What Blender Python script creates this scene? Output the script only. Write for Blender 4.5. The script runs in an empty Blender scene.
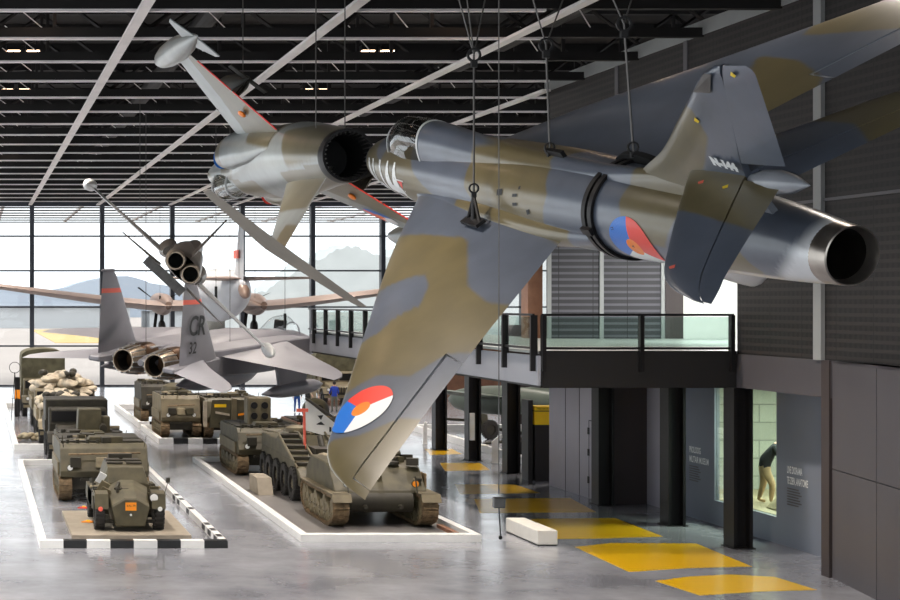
import bpy, bmesh, math, random
from mathutils import Vector, Matrix, noise
random.seed(7)
C = bpy.context.scene.collection
F, PX, PY, HC = 1650.0, -25.0, 300.0, 6.5     # lens in px of a 900 px frame, optical axis, eye height
PI = math.pi

# ------------------------------------------------------------------ materials
def lin(c):
    c = c / 255.0
    return c / 12.92 if c <= .04045 else ((c + .055) / 1.055) ** 2.4
def rgb(r, g, b): return (lin(r), lin(g), lin(b), 1)
M = {}
def mat(name, col, rough=.5, metal=0, var=.12, scale=3., spec=.5, coat=0, emit=None, es=0):
    m = bpy.data.materials.new(name); m.use_nodes = True
    n = m.node_tree.nodes; l = m.node_tree.links
    b = n['Principled BSDF']
    b.inputs['Roughness'].default_value = rough; b.inputs['Metallic'].default_value = metal
    b.inputs['Specular IOR Level'].default_value = spec; b.inputs['Coat Weight'].default_value = coat
    b.inputs['Coat Roughness'].default_value = .12
    c = rgb(*col)
    if var > 0:
        t = n.new('ShaderNodeTexCoord'); z = n.new('ShaderNodeTexNoise')
        z.inputs['Scale'].default_value = scale; z.inputs['Detail'].default_value = 5
        r = n.new('ShaderNodeValToRGB')
        r.color_ramp.elements[0].position = .3; r.color_ramp.elements[1].position = .7
        r.color_ramp.elements[0].color = tuple(v * (1 - var) for v in c[:3]) + (1,)
        r.color_ramp.elements[1].color = tuple(min(1, v * (1 + var)) for v in c[:3]) + (1,)
        l.new(t.outputs['Object'], z.inputs['Vector']); l.new(z.outputs['Fac'], r.inputs['Fac'])
        l.new(r.outputs['Color'], b.inputs['Base Color'])
    else:
        b.inputs['Base Color'].default_value = c
    if emit:
        b.inputs['Emission Color'].default_value = rgb(*emit); b.inputs['Emission Strength'].default_value = es
    M[name] = m
    return m
def nodes(m): return m.node_tree.nodes, m.node_tree.links, m.node_tree.nodes['Principled BSDF']

mat('black_metal', (22, 20, 21), .45, .3)
mat('dark_steel', (30, 26, 26), .6, .2, .3, 1.2)
mat('truss_steel', (18, 15, 15), .7, .1, .3, 1.)
mat('truss_flange', (236, 230, 230), .55, 0, .1, 1.)
mat('strip_white', (232, 226, 224), .5, 0, .1, .6)
mat('deck', (34, 28, 26), .9, 0, .35, .7)
mat('fitting_grey', (95, 92, 90), .4, .8, .2)
mat('facade_col', (62, 66, 74), .5, .2)
mat('white_paint', (232, 232, 230), .4, 0, .05)
mat('black_paint', (18, 18, 19), .4)
mat('slab_tan', (150, 140, 125), .7)
mat('slab_grey', (120, 117, 116), .35, 0, .12, 1.)
mat('olive', (77, 71, 51), .55, 0, .35, 2.5)
mat('olive_dark', (46, 42, 31), .6, 0, .35, 3.)
mat('olive_light', (108, 98, 75), .55, 0, .3, 2.)
mat('olive_tan', (150, 138, 112), .6, 0, .3, 3.)
mat('track', (128, 108, 82), .6, .4, .4, 8)
mat('rubber', (42, 40, 38), .8, 0, .3, 6)
mat('canvas', (96, 92, 72), .9, 0, .4, 2)
mat('sand_canvas', (188, 176, 156), .9, 0, .3, 3)
mat('orange', (250, 150, 20), .5, 0, .05)
mat('red', (225, 60, 45), .5, 0, .05)
mat('coral', (235, 105, 85), .5, 0, .05)
mat('yellow', (255, 208, 20), .5, 0, .05)
mat('decal_red', (232, 62, 48), .35, 0, .04, 1, .5, .3)
mat('decal_white', (238, 240, 240), .35, 0, .02, 1, .5, .3)
mat('decal_blue', (20, 110, 205), .35, 0, .04, 1, .5, .3)
mat('decal_orange', (245, 130, 20), .35, 0, .04, 1, .5, .3)
mat('decal_black', (30, 30, 32), .5, 0, 0)
mat('decal_yellow', (235, 200, 40), .5, 0, 0)
mat('nozzle_metal', (168, 160, 152), .28, .9, .3, 3)
mat('nozzle_inside', (38, 33, 30), .5, .6, .5, 5)
mat('burnt_metal', (120, 92, 70), .3, .9, .5, 3)
mat('petal_metal', (150, 135, 118), .35, .9, .4, 8)
mat('jet_black', (8, 8, 8), .7, 0, 0)
mat('f15_grey', (132, 131, 138), .45, 0, .12, .6)
mat('f15_light', (150, 150, 158), .45, 0, .1, .6)
mat('nf5_dark', (88, 82, 76), .35, .5, .35, 1.5)
mat('silver', (188, 188, 188), .3, .75, .15, 1.5)
mat('silver_white', (205, 206, 206), .35, .2, .1, 2)
mat('dakota_grey', (190, 192, 196), .45, .1, .1, .7)
mat('dakota_brown', (138, 116, 104), .45, .1, .15, .5)
mat('grey_panel', (172, 168, 178), .5, 0, .06, .5)
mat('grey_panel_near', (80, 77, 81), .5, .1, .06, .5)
mat('slate_panel', (116, 122, 134), .5, 0, .06, .5)
mat('brown_panel', (58, 50, 50), .6, 0, .1, .5)
mat('fascia_grey', (96, 94, 98), .5, 0, .05, .5)
mat('beam_grey', (168, 170, 178), .5, 0, .05, .5)
mat('soffit_black', (28, 26, 26), .5, 0, .05)
mat('upright_light', (150, 152, 152), .5, .1, .06, 1)
mat('balcony_floor', (175, 178, 175), .3, 0, .05)
mat('wood_brown', (140, 100, 78), .5, 0, .15, 3)
mat('white_wall', (225, 226, 222), .6, 0, .03)
mat('skin', (205, 160, 135), .6, 0, .05)
mat('hair_dark', (28, 22, 20), .7, 0, .2, 20)
mat('jacket_black', (26, 27, 32), .8, 0, .15, 8)
mat('khaki', (188, 158, 122), .8, 0, .1, 8)
mat('jeans_blue', (30, 70, 140), .8, 0, .15, 8)
mat('teal_top', (50, 75, 82), .8, 0, .15, 8)
mat('tan_clothes', (150, 140, 120), .8, 0, .15, 8)
mat('jacket_blue', (28, 60, 165), .8, 0, .12, 8)
mat('grey_trousers', (95, 98, 90), .8, 0, .12, 8)
mat('runway', (176, 164, 156), .8, 0, .05, .02)
mat('hill', (160, 170, 183), 1., 0, .06, .02)  # pale blue distance haze is mixed into this base colour
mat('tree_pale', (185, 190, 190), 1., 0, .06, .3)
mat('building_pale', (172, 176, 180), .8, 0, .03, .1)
mat('field_yellow', (200, 170, 110), .9, 0, .05, .1)
mat('lamp_warm', (255, 235, 215), .5, 0, 0, 1, .5, 0, (255, 214, 176), 9)
mat('orange_glow', (255, 170, 60), .5, 0, 0, 1, .5, 0, (255, 150, 40), 2.5)
mat('bench_white', (226, 222, 214), .5, 0, .04)
mat('tail_grey', (118, 112, 102), .5, 0, .15, 1)
mat('green_plane', (78, 88, 80), .5, 0, .2, 1)

def camo_mat(name, a, b, c, rough=.38, coat=.35, scale=7):
    """paint chosen per vertex by 'camo' (0 grey .. 1 olive) and 'bare' (0 paint .. 1 bare silver)"""
    m = bpy.data.materials.new(name); m.use_nodes = True
    n, l, p = nodes(m)
    at = n.new('ShaderNodeAttribute'); at.attribute_name = 'camo'
    ab = n.new('ShaderNodeAttribute'); ab.attribute_name = 'bare'
    t = n.new('ShaderNodeTexCoord'); z = n.new('ShaderNodeTexNoise'); z.inputs['Scale'].default_value = scale
    z.inputs['Detail'].default_value = 6
    l.new(t.outputs['Object'], z.inputs['Vector'])
    ad = n.new('ShaderNodeMath'); ad.operation = 'MULTIPLY_ADD'; ad.inputs[1].default_value = .25; ad.inputs[2].default_value = -.125
    l.new(z.outputs['Fac'], ad.inputs[0])
    s = n.new('ShaderNodeMath'); s.operation = 'ADD'; l.new(at.outputs['Fac'], s.inputs[0]); l.new(ad.outputs[0], s.inputs[1])
    r = n.new('ShaderNodeMapRange'); r.inputs['From Min'].default_value = .3; r.inputs['From Max'].default_value = .7
    l.new(s.outputs[0], r.inputs['Value'])
    mx = n.new('ShaderNodeMix'); mx.data_type = 'RGBA'; mx.inputs[6].default_value = rgb(*a); mx.inputs[7].default_value = rgb(*b)
    l.new(r.outputs[0], mx.inputs[0])
    m2 = n.new('ShaderNodeMix'); m2.data_type = 'RGBA'; m2.inputs[7].default_value = rgb(*c)
    l.new(mx.outputs[2], m2.inputs[6]); l.new(ab.outputs['Fac'], m2.inputs[0])
    # faint wear
    z2 = n.new('ShaderNodeTexNoise'); z2.inputs['Scale'].default_value = 1.7; z2.inputs['Detail'].default_value = 8
    l.new(t.outputs['Object'], z2.inputs['Vector'])
    hs = n.new('ShaderNodeHueSaturation'); r2 = n.new('ShaderNodeMapRange')
    r2.inputs['From Min'].default_value = .3; r2.inputs['From Max'].default_value = .7; r2.inputs['To Min'].default_value = .86; r2.inputs['To Max'].default_value = 1.14
    l.new(z2.outputs['Fac'], r2.inputs['Value']); l.new(r2.outputs[0], hs.inputs['Value']); l.new(m2.outputs[2], hs.inputs['Color'])
    l.new(hs.outputs[0], p.inputs['Base Color'])
    p.inputs['Roughness'].default_value = rough; p.inputs['Coat Weight'].default_value = coat; p.inputs['Coat Roughness'].default_value = .22
    mt = n.new('ShaderNodeMath'); mt.operation = 'MULTIPLY'; mt.inputs[1].default_value = .12; l.new(ab.outputs['Fac'], mt.inputs[0])
    l.new(mt.outputs[0], p.inputs['Metallic'])
    M[name] = m
camo_mat('hunter_paint', (86, 93, 106), (102, 92, 64), (226, 227, 229), .3, .6)
camo_mat('starfighter_paint', (140, 146, 146), (106, 99, 76), (190, 190, 186), .32, .5)

def glass_mat(name, tint=(235, 245, 243), refl=.12, rough=.02):
    m = bpy.data.materials.new(name); m.use_nodes = True
    n = m.node_tree.nodes; l = m.node_tree.links; n.clear()
    o = n.new('ShaderNodeOutputMaterial'); t = n.new('ShaderNodeBsdfTransparent'); g = n.new('ShaderNodeBsdfGlossy')
    t.inputs[0].default_value = rgb(*tint); g.inputs['Roughness'].default_value = rough
    fw_ = n.new('ShaderNodeLayerWeight'); fw_.inputs[0].default_value = .5; fr = n.new('ShaderNodeMath'); fr.operation = 'POWER'; fr.inputs[1].default_value = 4; l.new(fw_.outputs['Facing'], fr.inputs[0])
    ml = n.new('ShaderNodeMath'); ml.operation = 'MULTIPLY_ADD'; ml.inputs[1].default_value = .7; ml.inputs[2].default_value = refl * .5; ml.use_clamp = True
    l.new(fr.outputs[0], ml.inputs[0])
    mx = n.new('ShaderNodeMixShader'); l.new(ml.outputs[0], mx.inputs[0]); l.new(t.outputs[0], mx.inputs[1]); l.new(g.outputs[0], mx.inputs[2])
    l.new(mx.outputs[0], o.inputs[0]); M[name] = m
glass_mat('facade_glass', (250, 252, 252), .05)
glass_mat('rail_glass', (226, 238, 234), .08)
glass_mat('shop_glass', (222, 234, 228), .08)
glass_mat('canopy_glass', (205, 208, 202), .3)

# polished concrete
m = mat('floor_concrete', (138, 138, 144), .2, 0, 0)
n, l, p = nodes(m)
t = n.new('ShaderNodeTexCoord'); z = n.new('ShaderNodeTexNoise'); z.inputs['Scale'].default_value = .35; z.inputs['Detail'].default_value = 9; z.inputs['Roughness'].default_value = .65
l.new(t.outputs['Object'], z.inputs['Vector'])
r = n.new('ShaderNodeValToRGB'); e = r.color_ramp.elements
e[0].position = .32; e[0].color = rgb(116, 118, 127); e[1].position = .7; e[1].color = rgb(170, 172, 179)
l.new(z.outputs['Fac'], r.inputs['Fac']); l.new(r.outputs[0], p.inputs['Base Color'])
z3 = n.new('ShaderNodeTexNoise'); z3.inputs['Scale'].default_value = .8; z3.inputs['Detail'].default_value = 6; l.new(t.outputs['Object'], z3.inputs['Vector'])
r3 = n.new('ShaderNodeMapRange'); r3.inputs['To Min'].default_value = .1; r3.inputs['To Max'].default_value = .3
l.new(z3.outputs['Fac'], r3.inputs['Value']); l.new(r3.outputs[0], p.inputs['Roughness'])
p.inputs['Coat Weight'].default_value = .3; p.inputs['Coat Roughness'].default_value = .1
mat('floor_yellow', (236, 186, 20), .3, 0, .06, .5, .5, .3)

def slat_mat(name, col, pitch, dots=True, seam=1.6, axis='Y'):
    """dark perforated cladding: horizontal ribs, punched holes, panel joints"""
    m = bpy.data.materials.new(name); m.use_nodes = True
    n, l, p = nodes(m)
    t = n.new('ShaderNodeTexCoord'); s = n.new('ShaderNodeSeparateXYZ'); l.new(t.outputs['Object'], s.inputs[0])
    def math_(op, a, b=None):
        k = n.new('ShaderNodeMath'); k.operation = op
        for i, v in enumerate((a, b)):
            if v is None: continue
            if isinstance(v, (int, float)): k.inputs[i].default_value = v
            else: l.new(v, k.inputs[i])
        return k.outputs[0]
    zz = math_('FRACT', math_('DIVIDE', s.outputs['Z'], pitch))
    rib = math_('GREATER_THAN', zz, .62)
    hh = math_('FRACT', math_('DIVIDE', s.outputs[axis], pitch * 1.1))
    hole = math_('MULTIPLY', math_('GREATER_THAN', hh, .55), math_('LESS_THAN', zz, .55))
    se = math_('LESS_THAN', math_('FRACT', math_('DIVIDE', s.outputs[axis], seam)), .02)
    c = rgb(*col)
    m1 = n.new('ShaderNodeMix'); m1.data_type = 'RGBA'; m1.inputs[6].default_value = c; m1.inputs[7].default_value = tuple(v * (2.2 if dots else 3.2) for v in c[:3]) + (1,)
    l.new(rib, m1.inputs[0]); last = m1.outputs[2]
    if dots:
        m2 = n.new('ShaderNodeMix'); m2.data_type = 'RGBA'; m2.inputs[7].default_value = tuple(v * .25 for v in c[:3]) + (1,)
        l.new(last, m2.inputs[6]); l.new(hole, m2.inputs[0]); last = m2.outputs[2]
    m3 = n.new('ShaderNodeMix'); m3.data_type = 'RGBA'; m3.inputs[7].default_value = tuple(v * .3 for v in c[:3]) + (1,)
    l.new(last, m3.inputs[6]); l.new(se, m3.inputs[0]); l.new(m3.outputs[2], p.inputs['Base Color'])
    p.inputs['Roughness'].default_value = .6
    bp_ = n.new('ShaderNodeBump'); bp_.inputs['Strength'].default_value = .5; bp_.inputs['Distance'].default_value = .02
    l.new(rib, bp_.inputs['Height']); l.new(bp_.outputs[0], p.inputs['Normal'])
    M[name] = m
slat_mat('perforated', (26, 22, 21), .2)
slat_mat('louvre', (50, 49, 54), .22, False, 1.2, 'X')
m = mat('blockwork', (160, 162, 150), .85, 0, 0)
n, l, p = nodes(m)
t = n.new('ShaderNodeTexCoord'); mp = n.new('ShaderNodeMapping'); mp.inputs['Rotation'].default_value = (PI / 2, 0, 0)
br = n.new('ShaderNodeTexBrick'); br.inputs['Color1'].default_value = rgb(168, 170, 160); br.inputs['Color2'].default_value = rgb(148, 150, 140); br.inputs['Mortar'].default_value = rgb(118, 120, 112)
br.inputs['Scale'].default_value = 1; br.inputs['Brick Width'].default_value = 1.3; br.inputs['Row Height'].default_value = .55; br.inputs['Mortar Size'].default_value = .02
l.new(t.outputs['Object'], mp.inputs[0]); l.new(mp.outputs[0], br.inputs[0]); l.new(br.outputs[0], p.inputs['Base Color'])

# ------------------------------------------------------------------ mesh helpers
class MB:
    def __init__(s): s.v = []; s.f = []; s.mi = []; s.cur = 0
    def add(s, vs, fs):
        o = len(s.v); s.v += [Vector(v) for v in vs]; s.f += [tuple(i + o for i in f) for f in fs]; s.mi += [s.cur] * len(fs); return s
    def box(s, x0, x1, y0, y1, z0, z1, mt=None):
        vs = [Vector((x, y, z)) for z in (z0, z1) for y in (y0, y1) for x in (x0, x1)]
        if mt: vs = [mt @ v for v in vs]
        return s.add(vs, [(0, 2, 3, 1), (4, 5, 7, 6), (0, 1, 5, 4), (2, 6, 7, 3), (0, 4, 6, 2), (1, 3, 7, 5)])
    def cyl(s, a, b, r, r2=None, n=10, cap=True):
        a = Vector(a); b = Vector(b); r2 = r if r2 is None else r2
        q = (b - a).to_track_quat('Z', 'Y')
        vs = []
        for c, rr in ((a, r), (b, r2)):
            for i in range(n):
                w = 2 * PI * i / n; vs.append(c + q @ Vector((rr * math.cos(w), rr * math.sin(w), 0)))
        fs = [(i, (i + 1) % n, n + (i + 1) % n, n + i) for i in range(n)]
        if cap: fs += [tuple(range(n - 1, -1, -1)), tuple(range(n, 2 * n))]
        return s.add(vs, fs)
    def rings(s, rs, c0=True, c1=True, closed=False):
        n = len(rs[0]); vs = [v for r in rs for v in r]; fs = []
        k = len(rs)
        for j in range(k if closed else k - 1):
            jj = (j + 1) % k
            for i in range(n): fs.append((j * n + i, j * n + (i + 1) % n, jj * n + (i + 1) % n, jj * n + i))
        if not closed:
            if c0: fs.append(tuple(range(n - 1, -1, -1)))
            if c1: fs.append(tuple(range((k - 1) * n, k * n)))
        return s.add(vs, fs)
    def lathe(s, prof, o=(0, 0, 0), ax=(0, 0, 1), n=24, closed=False, cap=None):
        """prof: (distance along axis, radius)"""
        o = Vector(o); q = Vector(ax).to_track_quat('Z', 'Y')
        rs = [[o + q @ Vector((r * math.cos(2 * PI * i / n), r * math.sin(2 * PI * i / n), h)) for i in range(n)] for h, r in prof]
        c0 = (not closed) if cap is None else cap
        return s.rings(rs, c0, not closed, closed)
    def prism(s, poly, a0, a1, ax='x', mt=None):
        """poly in the other two axes (in x<y<z order), extruded a0..a1"""
        def P(a, p):
            v = Vector({'x': (a, p[0], p[1]), 'y': (p[0], a, p[1]), 'z': (p[0], p[1], a)}[ax]); return mt @ v if mt else v
        n = len(poly)
        vs = [P(a0, p) for p in poly] + [P(a1, p) for p in poly]
        fs = [(i, (i + 1) % n, n + (i + 1) % n, n + i) for i in range(n)] + [tuple(range(n - 1, -1, -1)), tuple(range(n, 2 * n))]
        return s.add(vs, fs)
    def sphere(s, c, rx, ry=None, rz=None, n=16, m=10):
        ry = ry or rx; rz = rz or rx; c = Vector(c); rs = []
        for j in range(m + 1):
            a = -PI / 2 + PI * j / m; k = max(math.cos(a), .001)
            rs.append([c + Vector((rx * k * math.cos(2 * PI * i / n), ry * k * math.sin(2 * PI * i / n), rz * math.sin(a))) for i in range(n)])
        return s.rings(rs)
    def obj(s, name, m, parent=None, smooth=False, bevel=0, fix=True):
        me = bpy.data.meshes.new(name); me.from_pydata([tuple(v) for v in s.v], [], s.f)
        ms = m if isinstance(m, (list, tuple)) else [m]
        for k in ms: me.materials.append(M[k])
        if len(ms) > 1: me.polygons.foreach_set('material_index', s.mi)
        if fix:
            b = bmesh.new(); b.from_mesh(me); bmesh.ops.recalc_face_normals(b, faces=b.faces); b.to_mesh(me); b.free()
        if smooth:
            me.polygons.foreach_set('use_smooth', [True] * len(me.polygons)); me.set_sharp_from_angle(angle=math.radians(smooth if smooth is not True else 40))
        o = bpy.data.objects.new(name, me); C.objects.link(o)
        if parent: o.parent = parent
        if bevel:
            d = o.modifiers.new('bevel', 'BEVEL'); d.width = bevel; d.segments = 1; d.limit_method = 'ANGLE'
        return o
def tag(o, label=None, cat=None, group=None, kind=None):
    if label: o['label'] = label
    if cat: o['category'] = cat
    if group: o['group'] = group
    if kind: o['kind'] = kind
    return o
def thing(name, label, cat, loc=(0, 0, 0), rz=0, group=None, mtx=None):
    o = bpy.data.objects.new(name, None); C.objects.link(o); o.empty_display_size = .3
    if mtx: o.matrix_world = mtx
    else: o.location = loc; o.rotation_euler = (0, 0, rz)
    return tag(o, label, cat, group)
def struct(o): o['kind'] = 'structure'; return o
def dup(root, loc=None, rz=None, label=None):
    r = root.copy(); C.objects.link(r)
    if loc is not None: r.location = loc
    if rz is not None: r.rotation_euler = (0, 0, rz)
    if label: r['label'] = label
    for ch in list(root.children):
        c = ch.copy(); C.objects.link(c); c.parent = r
        for g in list(ch.children):
            d = g.copy(); C.objects.link(d); d.parent = c
    return r
def gp(x, y, z=0.):          # a floor-level point seen at photo position (x, y)
    d = F * (HC - z) / (y - PY); return Vector(((x - PX) * d / F, d, z))
def at(x, y, d): return Vector(((x - PX) * d / F, d, HC + (PY - y) * d / F))

def catmull(keys, t):
    """keys: rows (t, v1, v2 ..) -> interpolated values"""
    if t <= keys[0][0]: return keys[0][1:]
    if t >= keys[-1][0]: return keys[-1][1:]
    for i in range(len(keys) - 1):
        if keys[i][0] <= t <= keys[i + 1][0]: break
    k1, k2 = keys[i], keys[i + 1]; k0 = keys[max(i - 1, 0)]; k3 = keys[min(i + 2, len(keys) - 1)]
    h = k2[0] - k1[0]; u = (t - k1[0]) / h; out = []
    for j in range(1, len(k1)):
        m1 = (k2[j] - k0[j]) / (k2[0] - k0[0]) if k2[0] != k0[0] else 0
        m2 = (k3[j] - k1[j]) / (k3[0] - k1[0]) if k3[0] != k1[0] else 0
        d = (k2[j] - k1[j]) / h
        if i == 0: m1 = d
        if i == len(keys) - 2: m2 = d
        m1 = max(min(m1, 3 * abs(d)), -3 * abs(d)) if m1 * d >= 0 else 0
        m2 = max(min(m2, 3 * abs(d)), -3 * abs(d)) if m2 * d >= 0 else 0
        out.append((2 * u ** 3 - 3 * u * u + 1) * k1[j] + (u ** 3 - 2 * u * u + u) * h * m1 + (3 * u * u - 2 * u ** 3) * k2[j] + (u ** 3 - u * u) * h * m2)
    return out
def body(keys, n=120, seg=48, t0=None, t1=None, yc=0, e=2.):
    """aircraft body along x; keys (x, zc, half width, height above, height below)"""
    t0 = keys[0][0] if t0 is None else t0; t1 = keys[-1][0] if t1 is None else t1
    rs = []
    for j in range(n + 1):
        x = t0 + (t1 - t0) * j / n; zc, hw, ht, hb = catmull(keys, x); r = []
        for i in range(seg):
            a = 2 * PI * i / seg; ca, sa = math.cos(a), math.sin(a)
            ca = math.copysign(abs(ca) ** (2 / e), ca); sa = math.copysign(abs(sa) ** (2 / e), sa)
            r.append((x, yc + hw * ca, zc + (ht if sa > 0 else hb) * sa))
        rs.append(r)
    return rs
def foil(x):   # half thickness of a unit-chord, unit-thickness section
    return max(0, 5 * (.2969 * math.sqrt(max(x, 0)) - .126 * x - .3516 * x * x + .2843 * x ** 3 - .1036 * x ** 4))
def wing_rings(st, tc, ys, c0=0., c1=1., nc=18, sgn=1, vertical=False):
    """st rows (span, le, te, z) ; c0/c1 number or function(span): chord range kept"""
    rs = []
    for y in ys:
        le, te, z = catmull(st, y); ch = te - le; r = []
        a0 = c0(y) if callable(c0) else c0; a1 = c1(y) if callable(c1) else c1
        tt = tc(y) if callable(tc) else tc
        us = [a0 + (a1 - a0) * (1 - math.cos(PI * k / nc)) / 2 for k in range(nc + 1)]
        for u in us: r.append((le + ch * u, y, foil(u) * tt * ch))
        for u in reversed(us):
            if (u >= .9999 and a1 >= 1) or (u <= a0 + 1e-9 and a0 <= 0): continue
            r.append((le + ch * u, y, -foil(u) * tt * ch))
        if vertical: rs.append([(x, h, yy) for x, yy, h in r])
        else: rs.append([(x, sgn * yy, z + h) for x, yy, h in r])
    return rs
def span(a, b, n): return [a + (b - a) * i / n for i in range(n + 1)]
def sdf(poly, p):
    d = 1e9; ins = False; n = len(poly); px, py = p
    for i in range(n):
        ax, ay = poly[i]; bx, by = poly[(i + 1) % n]
        ex, ey = bx - ax, by - ay; wx, wy = px - ax, py - ay
        t = max(0, min(1, (wx * ex + wy * ey) / (ex * ex + ey * ey + 1e-12)))
        d = min(d, math.hypot(wx - ex * t, wy - ey * t))
        if (ay > py) != (by > py) and px < (bx - ax) * (py - ay) / (by - ay) + ax: ins = not ins
    return -d if ins else d
def inside(polys, p, soft=.07):
    d = min(sdf(q, p) for q in polys); t = max(0, min(1, .5 - d / (2 * soft))); return t * t * (3 - 2 * t)
def paint(o, fn):
    me = o.data; a = me.attributes.new('camo', 'FLOAT', 'POINT'); b = me.attributes.new('bare', 'FLOAT', 'POINT')
    ca, ba = [], []
    for v in me.vertices:
        c, d = fn(v.co); ca.append(c); ba.append(d)
    a.data.foreach_set('value', ca); b.data.foreach_set('value', ba); return o
def text_mesh(s, size=1., bold=0.0):
    cu = bpy.data.curves.new('t', 'FONT'); cu.body = s; cu.size = size; cu.offset = bold; cu.resolution_u = 3
    o = bpy.data.objects.new('t', cu); C.objects.link(o)
    dg = bpy.context.evaluated_depsgraph_get(); me = bpy.data.meshes.new_from_object(o.evaluated_get(dg))
    vs = [v.co.copy() for v in me.vertices]; fs = [tuple(p.vertices) for p in me.polygons]
    bpy.data.objects.remove(o); bpy.data.curves.remove(cu); bpy.data.meshes.remove(me)
    return vs, fs
def decal_text(name, s, size, fn, m, parent, bold=0.):
    vs, fs = text_mesh(s, size, bold)
    bm = bmesh.new(); q = [bm.verts.new(v) for v in vs]
    for f in fs:
        try: bm.faces.new([q[i] for i in f])
        except ValueError: pass
    bmesh.ops.triangulate(bm, faces=bm.faces)
    for _ in range(4):
        ed = [e for e in bm.edges if e.calc_length() > size * .14]
        if not ed: break
        bmesh.ops.subdivide_edges(bm, edges=ed, cuts=1); bmesh.ops.triangulate(bm, faces=bm.faces)
    bm.verts.index_update(); b = MB(); b.add([fn(v.co.x, v.co.y) for v in bm.verts], [tuple(v.index for v in f.verts) for f in bm.faces]); bm.free()
    return b.obj(name, m, parent, fix=False)
def roundel(fn, r, parent, rot=0, name='roundel'):
    """Dutch roundel: three sectors and an orange centre; fn maps (u, v) on to the surface"""
    b = MB(); n = 48; rr = [r * (.3 + .7 * k / 8) for k in range(9)]
    for k in range(8):
        for i in range(n):
            b.cur = (i * 3) // n
            a0, a1 = rot + 2 * PI * i / n, rot + 2 * PI * (i + 1) / n
            b.add([fn(q * math.cos(a), q * math.sin(a)) for q, a in ((rr[k], a0), (rr[k + 1], a0), (rr[k + 1], a1), (rr[k], a1))], [(0, 1, 2, 3)])
    b.cur = 3
    for i in range(n):
        a0, a1 = 2 * PI * i / n, 2 * PI * (i + 1) / n
        b.add([fn(0, 0), fn(rr[0] * math.cos(a0), rr[0] * math.sin(a0)), fn(rr[0] * math.cos(a1), rr[0] * math.sin(a1))], [(0, 1, 2)])
    return b.obj(name, ['decal_red', 'decal_white', 'decal_blue', 'decal_orange'], parent, fix=False)
def pose(R, t): return Matrix(((R[0][0], R[0][1], R[0][2], t[0]), (R[1][0], R[1][1], R[1][2], t[1]), (R[2][0], R[2][1], R[2][2], t[2] + HC), (0, 0, 0, 1)))
CEIL = HC + 7.2
def sling(name, label, pts, r=.012, group=None, hooks=True, cat='cable'):
    """steel hanging cable: root on its top point; cable, shackle"""
    t = thing(name, label, cat, tuple(pts[-1]), 0, group); o = Vector(pts[-1])
    b = MB()
    for i in range(len(pts) - 1): b.cyl(Vector(pts[i]) - o, Vector(pts[i + 1]) - o, r, n=6)
    b.obj('wire', 'fitting_grey', t)
    return t

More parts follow.
